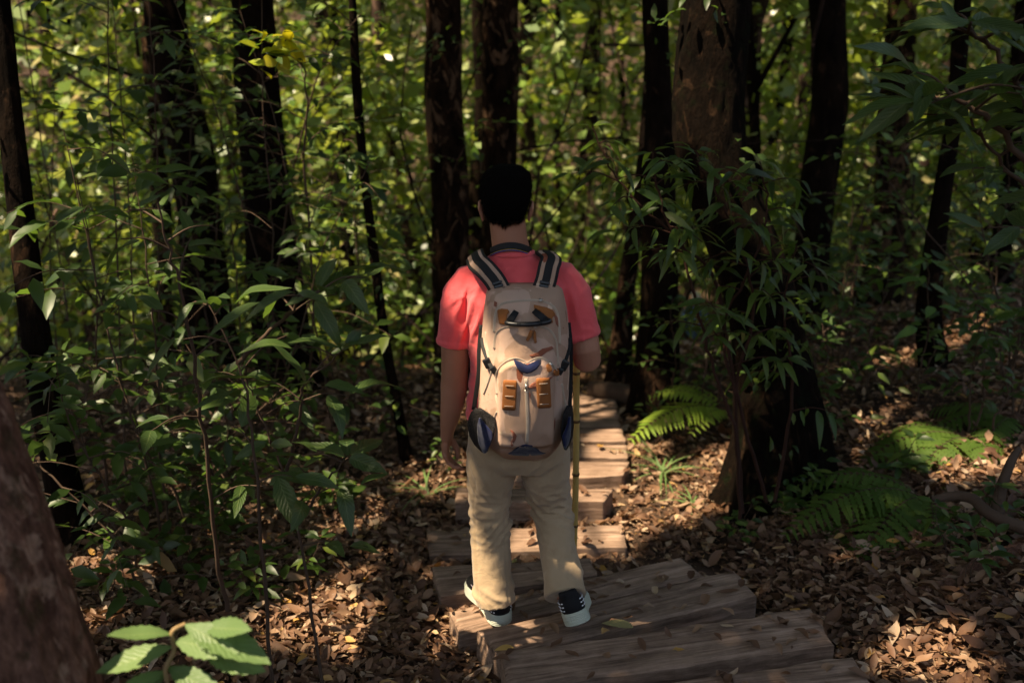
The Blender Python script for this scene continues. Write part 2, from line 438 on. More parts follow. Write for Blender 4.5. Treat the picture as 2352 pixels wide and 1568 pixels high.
timber(*q3((1620, 2120), (2215, 2085), (2240, 2150), (1650, 2232)), -.05, .12, 'timber_step', 'dark timber step seen between the trouser legs beyond the left shoe', TS, 5)
PP = 'planks of the path beyond the hiker'
timber(*q3((1600, 1985), (2330, 1962), (2352, 2046), (1610, 2078)), -.10, .10, 'path_plank', 'brightly sunlit plank behind the lower right trouser leg', PP, 6)
timber(*q3((1712, 1822), (2300, 1830), (2268, 1873), (1705, 1880)), -.055, .13, 'path_plank', 'raised plank with a dark square end behind the knees', PP, 7)
timber(*q3((1760, 1715), (2357, 1727), (2336, 1776), (1750, 1808)), -.10, .09, 'path_plank', 'plank beside the grass tuft, just past the raised one', PP, 8)
timber(*q3((1780, 1660), (2350, 1665), (2352, 1712), (1770, 1705)), -.13, .09, 'path_plank', 'shaded plank one further than the one beside the grass tuft', PP, 9)
timber(*q3((1800, 1600), (2330, 1604), (2345, 1650), (1790, 1650)), -.15, .09, 'path_plank', 'plank with a small oval sun patch on it', PP, 10)
for k, (v0, v1) in enumerate(((1560, 1595), (1524, 1554), (1492, 1519), (1464, 1488))):
    timber(*q3((1850, v0), (2316 - 4 * k, v0), (2326 - 4 * k, v1), (1840, v1)), -.17 - .02 * k, .08, 'path_plank',
           ['far shaded plank next after the sun-patched one', 'second plank from the far end of the boardwalk side by side with shaded ones', 'plank next to last on the far shaded stretch', 'farthest plank where the path ends before the log'][k], PP, 20 + k)
# log across the end of the path
P = [W(1352, 893, 6.55), W(1400, 897, 6.5), W(1440, 905, 6.42), W(1470, 912, 6.35)]
V, F = tube(P, [.055, .065, .07, .06], 14)
tag(mk('log', V, F, M['twig']), 'short grey log lying across the far end of the path', 'log')
# ------------------------------------------------------------------ gaps in the canopy that let the sun through
SV = np.array(S)
TG = []
def spot(u2, v2, r, Y=None):
    p = W(u2, v2, Y) if Y else ground_hit(u2, v2)
    TG.append((p.x, p.y, p.z, r))
for a in [(1030, 1120, .10), (1062, 1095, .06), (990, 1135, .05), (830, 1200, .07), (790, 1225, .05), (1400, 1012, .05), (1350, 1075, .13), (1400, 1085, .12), (1335, 1120, .12), (1395, 1130, .08),
          (1195, 1215, .07), (1200, 1255, .10), (1395, 1215, .17), (1350, 1245, .13), (1330, 1225, .10), (1450, 1210, .12), (1480, 1150, .13), (1510, 1085, .12), (1345, 1180, .08), (1450, 1060, .08), (1470, 1035, .06),
          (1640, 1060, .09), (1625, 1110, .12), (1600, 1150, .07), (1560, 1190, .06), (1925, 950, .2), (2000, 935, .16), (1950, 1000, .08), (2230, 1078, .14), (2280, 1070, .12), (2180, 1100, .05),
          (1060, 1435, .09), (1095, 1445, .07), (1150, 1462, .09), (1215, 1450, .08), (1010, 1120, .09), (1130, 1430, .05), (2130, 1500, .10), (2160, 1535, .08), (215, 1445, .06), (230, 1300, .07), (340, 1330, .05),
          (820, 1420, .06), (870, 1500, .07), (900, 1470, .05), (960, 1500, .06), (700, 1490, .05), (1440, 1440, .05), (780, 1350, .05), (560, 1165, .06),
          (2270, 755, .22), (2180, 800, .12), (2060, 830, .1), (1520, 960, .06), (1345, 930, .1), (1385, 965, .07), (1325, 1035, .07), (1380, 1150, .05), (1180, 1140, .05)]: spot(*a)
for a in [(1218, 850, .07, 3.08), (1235, 825, .06, 3.08), (1195, 900, .03, 3.08), (1180, 1030, .03, 3.12), (1050, 655, .055, 3.38), (1058, 648, .06, 3.31), (1075, 640, .04, 3.38), (1345, 640, .04, 3.4), (1070, 1060, .02, 3.36), (1068, 1130, .02, 3.36),
          (1085, 1180, .02, 3.36), (1105, 1385, .02, 3.3), (1590, 940, .15, 4.6), (1550, 975, .14, 4.6), (1630, 925, .13, 4.6), (1515, 995, .1, 4.6), (2150, 1010, .1, 4.6), (2250, 1030, .12, 4.4),
          (250, 900, .08, 3.3), (420, 700, .07, 3.2), (600, 620, .10, 3.6), (330, 560, .15, 4.2), (700, 760, .07, 2.9), (470, 1010, .05, 3.0), (200, 480, .2, 4.5), (800, 700, .2, 5), (880, 520, .25, 6), (560, 900, .12, 4.8), (120, 700, .12, 4), (640, 880, .05, 2.9),
          (330, 1460, .08, 1.9), (500, 1460, .08, 1.9), (420, 1520, .06, 1.9), (300, 1520, .06, 1.9), (620, 95, .22, 4.95), (640, 130, .2, 4.95), (600, 210, .1, 5.2)]: spot(*a)
_bg = [(1230, 120, .6), (1300, 420, .8), (1380, 300, .6), (1340, 560, .7), (1290, 620, .7), (1400, 750, .5), (800, 330, .8), (880, 420, .6), (960, 600, .6), (930, 820, .6), (740, 500, .6), (700, 60, .5), (1760, 300, .7), (1800, 120, .5), (1960, 520, .7), (2150, 250, .7), (2240, 420, .6), (1760, 600, .5),
       (180, 230, .6), (330, 290, .7), (250, 420, .6), (90, 560, .5), (200, 640, .6), (480, 620, .5), (400, 800, .5), (1100, 180, .5), (2050, 640, .5), (2250, 620, .5), (1480, 120, .5), (1600, 640, .5), (860, 80, .5), (60, 80, .5), (1380, 830, .7), (1430, 740, .6), (1340, 700, .6), (950, 700, .7), (900, 850, .6), (760, 860, .5), (1320, 500, .7), (1250, 350, .6), (900, 500, .6), (560, 60, .5), (1700, 480, .5), (1950, 120, .5), (2120, 480, .5)]
for k, (u, v, r) in enumerate(_bg): spot(u, v, r, 9.5 + (k * 7 % 5) * 1.3)
TG = np.array(TG)
def sunlit(P, pad=.07, tmin=.45):
    """True where something at P would cut off the sun of one of the gaps"""
    P = np.asarray(P, float); out = np.zeros(len(P), bool)
    for k in range(0, len(P), 20000):
        q = P[k:k + 20000]; d = q[:, None, :] - TG[None, :, :3]; t = d @ SV
        r = np.linalg.norm(d - t[..., None] * SV, axis=2)
        out[k:k + 20000] = ((r < TG[None, :, 3] + pad) & (t > tmin)).any(1)
    return out

def canopy(rng, n, x0, x1, y0, y1, z0, z1, thr=-.42):
    O = np.stack([rng.uniform(x0, x1, n), rng.uniform(y0, y1, n), rng.uniform(z0, z1, n)], -1)
    c = fbm(O * .55, 3, 3); O = O[c > thr]
    D = rdir(rng, len(O), .5); N = nrm(np.array([[0, 0, 1.]]) + rng.normal(size=(len(O), 3)) * .45)
    k = ~sunlit(O + D * .1, .085)
    return O[k], D[k], N[k]

# overhead leaves: one continuous forest canopy above the frame
rng = np.random.default_rng(11)
O, D, N = canopy(rng, 58000, -11, 3.5, -2.8, 8.5, 6.8, 9.6)
V, F = quadleaf(O, D, N, rng.uniform(.17, .3, len(O)), rng.uniform(.09, .15, len(O)))
Vc, Fc = V, F
O, D, N = canopy(rng, 44000, -20, 12, 8.5, 33, 6.8, 10.5, -.12)
V, F = quadleaf(O, D, N, rng.uniform(.32, .6, len(O)), rng.uniform(.18, .32, len(O)))
tag(mk('canopy_foliage', np.concatenate([Vc, V]), np.concatenate([Fc, F + len(Vc)]), M['leaf_canopy'], smooth=False), 'leaf canopy closing over the path and the forest beyond', kind='stuff')

# unseen leaves added between sun and hiker, keeping him in the shade
n = 5200; hp = np.stack([rng.uniform(-.32, .38, n), rng.uniform(3.0, 3.6, n), rng.uniform(0, 1.75, n)], -1)
O = hp + SV * rng.uniform(7.6, 9.0, (n, 1)) + rng.normal(size=(n, 3)) * .06
O = O[~sunlit(O, .12)]
V, F = quadleaf(O, rdir(rng, len(O), .4), nrm(rng.normal(size=O.shape) * .3 + SV), .2, .11)
tag(mk('hiker_shade_leaves', V, F, M['leaf_canopy'], smooth=False), 'unseen leaves added high up to shade the hiker', kind='stuff')

# ------------------------------------------------------------------ trees
def trunkgeo(P, r, n=18, step=.07, amp=.06, seed=0, flare=.0, flare_h=.35):
    P = [Vector(p) for p in P]; d = [0]
    for a, b in zip(P, P[1:]): d.append(d[-1] + (b - a).length)
    m = max(6, int(d[-1] / step)); Q = []; rr = []
    ts = np.linspace(0, d[-1], m)
    m = max(m, int(d[-1] / step)); wob = rr0 = None
    A = np.array(P)
    xs = [np.interp(ts, d, A[:, k]) for k in range(3)]
    ker = max(3, int(.5 / step) | 1)
    for k in range(3):
        e = np.pad(xs[k], ker // 2, mode='reflect', reflect_type='odd'); xs[k] = np.convolve(e, np.ones(ker) / ker, 'valid')
    for k in (0, 1): xs[k] = xs[k] + .9 * r[0] * .35 * vnoise(np.stack([ts * 1.1, ts * 0 + seed, ts * 0 + k * 7], -1), 13) * np.clip(ts / .5, 0, 1)
    rr = np.interp(ts, d, r) * (1 + .07 * vnoise(np.stack([ts * 2.2, ts * 0 + seed * 3, ts * 0], -1), 4)) * (1 + flare * np.exp(-ts / flare_h))
    C = np.stack(xs, -1); V = []
    for i in range(m):
        for k in range(n):
            th = 2 * math.pi * k / n
            lob = 1 + flare * .35 * math.exp(-ts[i] / flare_h) * math.cos(5 * th + seed)
            V.append((C[i][0] + rr[i] * lob * math.cos(th), C[i][1] + rr[i] * lob * math.sin(th), C[i][2]))
    V = np.array(V); cc = np.repeat(C, n, 0); dirn = V - cc
    f = fbm(V * [7, 7, 2.6], seed, 3) + .45 * fbm(V * [26, 26, 10], seed + 4, 2)
    if step < .05: f = f * .6 + .9 * (1 - np.abs(fbm(V * [16, 16, 4.5], seed + 9, 3)) * 4).clip(-1, 1)
    V = cc + dirn * (1 + amp * f)[:, None]
    ii = np.arange(m * n).reshape(m, n); j = np.roll(ii, -1, 1)
    F = np.stack([ii[:-1], j[:-1], j[1:], ii[1:]], -1).reshape(-1, 4)
    return V, F, C, rr
def crowngeo(rng, c, rad, nclump, nleaf, L, Wd, zmin):
    cl = np.array(c) + rng.normal(size=(nclump, 3)) * np.array([rad, rad, rad * .5]) * .62
    cl = cl[cl[:, 2] > zmin + .3]
    O = np.repeat(cl, nleaf, 0) + rng.normal(size=(len(cl) * nleaf, 3)) * .34
    O = O[O[:, 2] > zmin]
    O = O[~sunlit(O, .1)]
    D = rdir(rng, len(O), .5); N = nrm(np.array([[0, 0, 1.]]) + rng.normal(size=(len(O), 3)) * .6)
    V, F = quadleaf(O, D, N, L * rng.uniform(.7, 1.2, len(O)), Wd * rng.uniform(.7, 1.2, len(O)))
    return V, F, cl
def tree(label, pts, rads, mat, H=9.5, flare=.5, seed=1, group=None, crown=(1.8, 16, 55), n=18, base=None, name='tree', amp=.07, forks=(), step=.07, sprouts=110):
    """pts: (u2, v2, Y) from the foot upward"""
    P = [W(*p) for p in pts]
    b = P[0].copy(); b.z = float(gz(b.x, b.y)) - .12
    if base is None: P[0] = b
    d = (P[-1] - P[-2]).normalized(); d = Vector((d.x * .5, d.y * .5, 1)).normalized()
    top = P[-1] + d * (H - P[-1].z) / d.z
    P.append(P[-1] + (top - P[-1]) * .5); P.append(top)
    rads = list(rads) + [rads[-1] * .75, rads[-1] * .3]
    V, F, C, rr = trunkgeo(P, rads, n, step, amp=amp, seed=seed, flare=flare)
    rng = np.random.default_rng(seed * 7 + 3)
    e = empty(name, (P[0].x, P[0].y, P[0].z + .12), label, 'tree', group)
    cv, cf, cl = crowngeo(rng, top - Vector((0, 0, 1.2)), crown[0], crown[1], crown[2], .17, .085, 3.4)
    # limbs out to the leaf clumps
    Vs = [V]; Fs = [F]; off = len(V)
    for c in cl[:7]:
        k = int(len(C) * rng.uniform(.62, .95)); a = C[k]; mid = (a + c) / 2 + np.array([0, 0, .25])
        v, f, _, _ = trunkgeo([a, mid, c], [rr[k] * .5, rr[k] * .3, .012], 8, .25, .05, seed)
        Vs.append(v); Fs.append(f + off); off += len(v)
    for fk in forks:
        pp = [W(*q) for q in fk[0]]
        v, f, _, _ = trunkgeo(pp, fk[1], 10, .08, .05, seed + 5)
        Vs.append(v); Fs.append(f + off); off += len(v)
    mk('trunk', np.concatenate(Vs), np.concatenate(Fs), mat, e)
    mk('crown', cv, cf, M['leaf_canopy'], e, smooth=False)
    if sprouts:
        # small shoots and epiphytes growing from the bark, in little groups
        kk = np.repeat(rng.integers(2, max(3, int(len(C) * .45)), sprouts // 10), 10); az = np.repeat(rng.uniform(0, 6.28, sprouts // 10), 10) + rng.normal(size=len(kk)) * .25
        out = np.stack([np.cos(az), np.sin(az), az * 0], -1)
        O = C[kk] + out * (rr[kk] * 1.02)[:, None] + rng.normal(size=(len(kk), 3)) * .05 + out * rng.uniform(0, .12, (len(kk), 1))
        ls = rng.uniform(.04, .085, len(kk))
        v, f, u_ = leafgeo(O, out + rng.normal(size=O.shape) * .6, nrm(rng.normal(size=O.shape) * .4 + [0, -.2, 1]), ls, ls * .45, .4, 3, .25)
        mk('foliage', v, f, M['leaf_mid'], e, uv=u_)
    return e
bd, bm_, bb, bf = M['bark_dark'], M['bark_mottled'], M['bark_brown'], M['bark_far']
tree('big rough brown trunk cropped by the left edge, nearest to the camera', [(40, 1700, 1.95), (-20, 1500, 1.95), (-60, 1250, 1.97), (-110, 1000, 2.0), (-170, 760, 2.04), (-280, 500, 2.15), (-480, 250, 2.4)],
     [.27, .25, .215, .185, .165, .15, .14], bb, flare=.12, seed=2, n=110, amp=.035, step=.022, sprouts=0)
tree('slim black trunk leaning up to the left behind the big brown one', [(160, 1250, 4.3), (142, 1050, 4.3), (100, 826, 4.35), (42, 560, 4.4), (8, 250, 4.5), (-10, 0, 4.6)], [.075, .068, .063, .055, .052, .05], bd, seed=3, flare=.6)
tree('dark double-wide trunk near the top left, behind hanging leaves', [(520, 1010, 7.6), (470, 700, 7.7), (440, 370, 7.8), (405, 150, 7.9), (385, 0, 8)], [.2, .17, .165, .165, .16], bd, seed=4, H=6)
tree('thin mossy trunk beside the dark double-wide one', [(385, 950, 8.6), (380, 500, 8.6), (350, 200, 8.7), (330, 0, 8.8)], [.08, .06, .05, .05], bm_, seed=5, flare=.2)
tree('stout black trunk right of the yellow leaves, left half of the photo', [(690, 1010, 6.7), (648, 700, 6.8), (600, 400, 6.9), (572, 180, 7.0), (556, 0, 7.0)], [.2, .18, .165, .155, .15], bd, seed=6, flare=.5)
tree('mottled brown trunk behind the left shoulder of the hiker', [(1060, 960, 7.0), (1047, 620, 7.0), (1035, 430, 7.0), (1010, 230, 7.05), (1003, 0, 7.1)], [.15, .143, .142, .13, .125], bm_, seed=7, flare=.4)
tree('straight brown trunk rising right behind the head of the hiker', [(1165, 930, 7.6), (1158, 600, 7.6), (1157, 380, 7.6), (1160, 200, 7.6), (1156, 0, 7.6)], [.15, .135, .13, .125, .122], bm_, seed=8, flare=.3)
tree('narrow dark trunk leaning to the right beside the end of the path', [(1418, 900, 6.9), (1432, 700, 6.9), (1470, 430, 6.9), (1492, 200, 6.95), (1500, 0, 7)], [.075, .06, .055, .05, .045], bm_, seed=9, flare=.5)
tree('black trunk standing right of the log at the end of the path', [(1500, 925, 6.2), (1505, 700, 6.25), (1512, 420, 6.3), (1520, 180, 6.35), (1518, 0, 6.4)], [.14, .115, .1, .085, .075], bd, seed=10, flare=.5)
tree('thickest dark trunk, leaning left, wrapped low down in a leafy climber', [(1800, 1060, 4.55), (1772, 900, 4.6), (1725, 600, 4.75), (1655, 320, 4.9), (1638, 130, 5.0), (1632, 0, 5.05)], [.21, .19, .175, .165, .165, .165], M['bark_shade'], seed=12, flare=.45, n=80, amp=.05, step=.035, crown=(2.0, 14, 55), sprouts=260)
tree('black trunk right of the climber tree', [(1838, 860, 7.4), (1836, 700, 7.4), (1858, 480, 7.5), (1900, 250, 7.55), (1912, 0, 7.6)], [.17, .14, .135, .13, .13], bd, seed=13)
tree('flaky brown trunk with pale lit bark on the right', [(2012, 800, 8.6), (2032, 600, 8.6), (2055, 420, 8.6), (2070, 200, 8.7), (2070, 0, 8.7)], [.2, .155, .15, .13, .125], bm_, seed=14)
tree('twisted thin black trunk between the flaky brown one and the right edge', [(2155, 990, 5.9), (2140, 800, 5.9), (2130, 680, 5.95), (2155, 480, 6.0), (2190, 250, 6.0), (2207, 0, 6.0)], [.09, .075, .07, .055, .048, .045], bd, seed=15)
tree('thin dark trunk closest to the right edge', [(2292, 780, 8.2), (2297, 600, 8.2), (2325, 400, 8.2), (2340, 150, 8.3)], [.09, .08, .07, .065], bd, seed=16)
tree('slender forked dark tree behind the thickest trunk', [(1760, 800, 8.4), (1740, 500, 8.4), (1728, 200, 8.5), (1717, 0, 8.5)], [.06, .05, .045, .04], bd, seed=17, flare=.1,
     forks=[([(1733, 210, 8.45), (1780, 130, 8.4), (1830, 40, 8.4)], [.03, .025, .02])])
tree('bent thin black trunk between the saplings and the left elbow', [(942, 1090, 5.3), (915, 950, 5.4), (880, 780, 5.5), (850, 500, 5.6), (820, 200, 5.7), (810, 0, 5.7)], [.035, .03, .03, .027, .025, .02], bd, seed=18, flare=.4)
# far trunks: a few shapes, copied
rng = np.random.default_rng(5)
protos = []
for k in range(4):
    e = empty('distant_tree', (0, 0, 0), 'slim trunk far back among the woodland foliage', 'tree', 'slim trunks in the distant woodland')
    r = [.07, .10, .05, .13][k]
    P = [(0, 0, -.3), (rng.normal() * .1, 0, 2), (rng.normal() * .25, rng.normal() * .1, 4.5), (rng.normal() * .4, 0, 8), (rng.normal() * .5, 0, 11)]
    V, F, C, rr = trunkgeo(P, [r * 1.3, r, r * .9, r * .7, r * .4], 10, .3, .08, k + 30, .4)
    mk('trunk', V, F, bf if k % 2 else bd, e)
    O = np.array([P[-1]]) + rng.normal(size=(260, 3)) * [1.0, 1.0, .9]
    V, F = quadleaf(O, rdir(rng, 260, .5), nrm(rng.normal(size=(260, 3)) * .6 + [0, 0, 1]), .22, .12)
    mk('crown', V, F, M['leaf_far'], e, smooth=False)
    protos.append(e)
far = [(u if abs(u - 1600) > 45 else u + 95, Y) for u, Y in zip(np.linspace(-20, 2380, 34) + rng.normal(size=34) * 28, rng.uniform(10, 21, 34))]
for k, (u, Y) in enumerate(far):
    src = protos[k % 4]
    x = (u * K2 - 512) / FPX * Y / cs
    if k < 4: e = src
    else:
        e = src.copy(); COL.objects.link(e)
        for ch in src.children:
            c2 = ch.copy(); COL.objects.link(c2); c2.parent = e
    e.location = (x, Y, float(gz(x, Y)))
    sc_ = rng.uniform(.8, 1.5); e.scale = (sc_, sc_, rng.uniform(.9, 1.3)); e.rotation_euler = (rng.normal() * .03, rng.normal() * .05, rng.uniform(0, 6))

# ------------------------------------------------------------------ woodland foliage beyond the path
rng = np.random.default_rng(21)
n = 1900
yy = rng.uniform(8.2, 24, n) ; uu = rng.uniform(-120, 2480, n)
xx = (uu * K2 - 512) / FPX * yy / cs
hz = rng.uniform(0, 1, n)
zz = gz(xx, yy) + .2 + hz * (CAMZ + 1.4 - gz(xx, yy))
k = ~((xx > 3.0) & (yy < 14) & (zz < gz(xx, yy) + .9)); xx, yy, zz = xx[k], yy[k], zz[k]
k = ~((np.abs(xx - .9) < .9) & (yy < 9.5) & (zz < 0)); cen = np.stack([xx, yy, zz], -1)[k]
cen = cen[vnoise(cen * [.55, .3, .6], 77) > -.25]
per = 72
O = np.repeat(cen, per, 0); sc_ = np.repeat(rng.uniform(.22, .62, len(cen)), per)[:, None]
O = O + rng.normal(size=O.shape) * sc_ * [1, 1, .8]
O = O[~sunlit(O, .0, 2.4)]
wk = ray(1600, 710); wk = np.array(wk) / wk[1]; q_ = O - np.array([0, 0, CAMZ]); away = np.linalg.norm(q_ - q_[:, 1:2] * wk, axis=1) > .035 * q_[:, 1]      # a gap in the thicket down the slope
O = O[away | (O[:, 1] > 18.5)]
D = rdir(rng, len(O), .6); D[:, 2] -= .25
N = nrm(rng.normal(size=O.shape) * .55 + [-.15, -.25, .9])
Lf = .055 + .16 * rng.uniform(0, 1, len(O)) ** 1.6; Lf = Lf * (1 + (O[:, 1] - 8) * .03)
V, F = quadleaf(O, D, N, Lf, Lf * rng.uniform(.42, .62, len(O)))
tag(mk('woodland_foliage', V, F, M['leaf_far'], smooth=False), 'dense sun-flecked leaves of the forest beyond the path', kind='stuff')
# bare twigs and thin stems among the leaves
tw_ = []
for k in range(300):
    y0 = rng.uniform(7.5, 17); x0 = (rng.uniform(-60, 2420) * K2 - 512) / FPX * y0 / cs; z0 = float(gz(x0, y0)) + (0 if k % 2 else rng.uniform(.5, 4))
    d = Vector((rng.normal() * .5, rng.normal() * .3, 1 if k % 2 else rng.normal() * .6)).normalized(); ln = rng.uniform(1.2, 3.6)
    p = Vector((x0, y0, z0)); P = [p]
    for q in range(7):
        d = (d + Vector(rng.normal(size=3) * .16)).normalized(); P.append(P[-1] + d * ln / 7)
    r0 = rng.uniform(.006, .02); tw_.append((P, [r0 * (1 - .1 * q) for q in range(8)]))
Vs = []; Fs = []; o_ = 0
for P, r in tw_:
    v, f = tube(P, r, 6, cap=False); Vs.append(np.array([tuple(x) for x in v])); Fs.append(np.array(f) + o_); o_ += len(v)
tag(mk('undergrowth_twigs', np.concatenate(Vs), np.concatenate(Fs), M['bark_far']), 'tangle of thin stems and twigs through the distant leaves', kind='stuff')
# a last curtain of leaves on the far slope
n = 34000
yy = rng.uniform(24, 33, n); uu = rng.uniform(-500, 2850, n); xx = (uu * K2 - 512) / FPX * yy / cs
zz = rng.uniform(-5.5, 6.5, n); O = np.stack([xx, yy, zz], -1); O = O[fbm(O * .33, 8, 2) > -.12]
Lf = rng.uniform(.22, .55, len(O))
V, F = quadleaf(O, rdir(rng, len(O), .6), nrm(rng.normal(size=O.shape) * .5 + [-.1, -.3, .8]), Lf, Lf * .55)
tag(mk('far_foliage', V, F, M['leaf_far'], smooth=False), 'leafy forest on the slope far behind everything', kind='stuff')

# ------------------------------------------------------------------ leafy plants
def tubes(lst, n=7):
    Vs = []; Fs = []; o = 0
    for P, r in lst:
        if len(P) < 2: continue
        v, f = tube(P, r, n, cap=False); Vs.append(np.array([tuple(x) for x in v])); f = np.array(f); Fs.append(f + o); o += len(v)
    return np.concatenate(Vs), np.concatenate(Fs)
def curve(P, m=8, rng=None, wob=0.):
    """Catmull-Rom through P"""
    P = [Vector(p) for p in P]; Q = [P[0] * 2 - P[1]] + P + [P[-1] * 2 - P[-2]]; out = []
    for i in range(1, len(Q) - 2):
        for k in range(m):
            t = k / m; a, b, c, d = Q[i - 1:i + 3]
            p = .5 * ((2 * b) + (c - a) * t + (2 * a - 5 * b + 4 * c - d) * t * t + (3 * b - a - 3 * c + d) * t ** 3)
            if rng is not None and wob: p = p + Vector(rng.normal(size=3) * wob)
            out.append(p)
    out.append(P[-1]); return out
def plant(name, label, cat, stems, mat, L, Wd, rng, ntw=8, twl=.35, per=6, group=None, stem_mat=None, rad=.008, droop=.3, seg=5, t0=.2, up=.35, serr=0., wave=.03, opp=False, spread=1., tip=4, parts=True, bare=()):
    """stems: lists of world points. Twigs leave the stem, leaves sit along them"""
    tl = []; O = []; D = []
    for si, st in enumerate(stems):
        C = curve(st, 6, rng, rad * .4); m = len(C)
        tl.append((C, [rad * (1 - .7 * i / (m - 1)) for i in range(m)]))
        for k in range(ntw):
            f = t0 + (1 - t0) * (k + rng.uniform(.1, .9)) / ntw; i = min(m - 2, int(f * (m - 1))); p = C[i]
            az = k * 2.4 + rng.uniform(-.5, .5); d = Vector((math.cos(az) * spread, math.sin(az) * spread * .8, up + rng.normal() * .15)).normalized()
            ln = twl * rng.uniform(.5, 1.1) * (1.15 - .5 * f)
            tw = [p, p + d * ln * .5 + Vector((0, 0, ln * .06)), p + d * ln - Vector((0, 0, ln * .1))]
            T = curve(tw, 4); tl.append((T, [rad * .4 * (1 - .6 * q / (len(T) - 1)) for q in range(len(T))]))
            for q in range(per):
                g = (q + 1) / per; j = min(len(T) - 2, int(g * (len(T) - 1))); b = T[j].lerp(T[j + 1], .5) if g < 1 else T[-1]
                side = Vector((-d.y, d.x, 0)) * (1 if q % 2 else -1)
                dd = d * (.5 if g < 1 else 1.4) + side * .9 + Vector((0, 0, rng.normal() * .25 - .1)); O.append(b); D.append(dd)
        for q in range(tip):
            az = q * 2.4 + rng.uniform(0, 1); O.append(C[-1]); D.append(Vector((math.cos(az), math.sin(az), .25 + rng.normal() * .2)))
    O = np.array([tuple(o) for o in O]); D = np.array([tuple(d) for d in D]) + rng.normal(size=(len(D), 3)) * .18
    D = nrm(D); O = O + D * .012
    k = ~sunlit(O + D * L * .5, .03)
    O, D = O[k], D[k]
    N = nrm(rng.normal(size=O.shape) * .3 + [-.05, -.25, 1.])
    s_ = rng.uniform(.6, 1.15, len(O))
    V, F, UV = leafgeo(O, D, N, L * s_, Wd * s_, rng.uniform(droop * .3, droop * 1.4, len(O)), seg, .28, .42, serr, wave, rng)
    b = stems[0][0]
    e = empty(name, tuple(b), label, cat, group)
    v, f = tubes(tl); mk('stem', v, f, stem_mat or M['twig'], e)
    mk('foliage', V, F, mat, e, uv=UV)
    return e
def gp(u2, v2):
    return ground_hit(u2, v2)
def up_stem(b, h, lean, rng, k=4):
    b = Vector(b); return [b - Vector((0, 0, .05))] + [b + Vector((lean[0] * (i / k) ** 1.4 + rng.normal() * .02, lean[1] * (i / k) ** 1.4 + rng.normal() * .02, h * i / k)) for i in range(1, k + 1)]
# near saplings on the left
rng = np.random.default_rng(31)
def st(*pts): return [W(*p) for p in pts]
b1 = ground_hit(530, 1430); y1 = b1.y
plant('sapling', 'tall sapling with long arching leaves, leftmost of the thin stems beside the brown trunk', 'sapling', [[b1] + st((500, 1280, y1 - .05), (470, 1000, y1 - .15), (432, 740, y1 - .25), (395, 600, y1 - .3), (362, 465, y1 - .35))],
      M['leaf_near'], .17, .055, rng, ntw=10, twl=.28, per=2, rad=.010, droop=.4, seg=9, t0=.3, serr=.05, parts='keep')
plant('sapling', 'forked sapling with drooping broad leaves, middle one of the thin stems', 'sapling', [[W(650, 1700, 2.75)] + st((625, 1560, 2.78), (600, 1250, 2.85), (580, 985, 2.9), (545, 830, 2.95), (480, 700, 3.0)),
      st((545, 835, 2.95), (620, 760, 2.9), (690, 690, 2.85), (735, 670, 2.8))],
      M['leaf_near'], .16, .058, rng, ntw=6, twl=.25, per=2, rad=.008, droop=.45, seg=9, t0=.45, serr=.05, parts='keep')
plant('sapling', 'angular leafy sapling nearest to the hiker, with two side branches to the right', 'sapling', [[W(765, 1700, 2.85)] + st((740, 1560, 2.86), (692, 1250, 2.95), (643, 1060, 3.0), (592, 940, 3.05), (560, 860, 3.05)),
      st((655, 1100, 3.0), (690, 950, 2.95), (700, 880, 2.9), (790, 800, 2.85)), st((685, 1210, 2.97), (730, 1130, 2.95), (800, 1050, 2.9))],
      M['leaf_near'], .15, .055, rng, ntw=5, twl=.22, per=2, rad=.007, droop=.4, seg=9, t0=.4, serr=.05, parts='keep')
# pale plant at the lower left corner
P = st((380, 1640, 1.9), (385, 1570, 1.9), (380, 1535, 1.9), (400, 1490, 1.92), (395, 1450, 1.92), (425, 1432, 1.94))
V, F = tubes([(curve(P, 4), [.0055] * 21)], 8)
e = empty('leafy_plant', tuple(P[0]), 'zigzag stem of pale green toothed leaves in the lower left corner', 'plant')
mk('stem', V, F, plain('pale_stem', (.26, .17, .08), .6), e)
lf = [((395, 1455), (265, 1450), .084), ((395, 1485), (237, 1530), .105), ((402, 1470), (525, 1490), .088), ((425, 1432), (540, 1495), .105), ((470, 1440), (560, 1440), .07), ((385, 1540), (280, 1580), .08), ((385, 1530), (500, 1590), .085), ((470, 1500), (590, 1530), .06), ((385, 1545), (300, 1600), .06), ((425, 1432), (600, 1505), .06)]
O = []; D = []; Ls = []
for a, b, l in lf:
    p = W(a[0], a[1], 1.92); q = W(b[0], b[1], 1.86); O.append(tuple(p)); D.append(tuple(q - p)); Ls.append((q - p).length * 1.12)
V, F, UV = leafgeo(np.array(O), np.array(D), np.array([[0, -.45, .9]] * len(O)) + rng.normal(size=(len(O), 3)) * .12, np.array(Ls), np.array(Ls) * .36, .08, 15, .22, .5, .07, .012, rng)
mk('foliage', V, F, M['leaf_pale'], e, uv=UV)

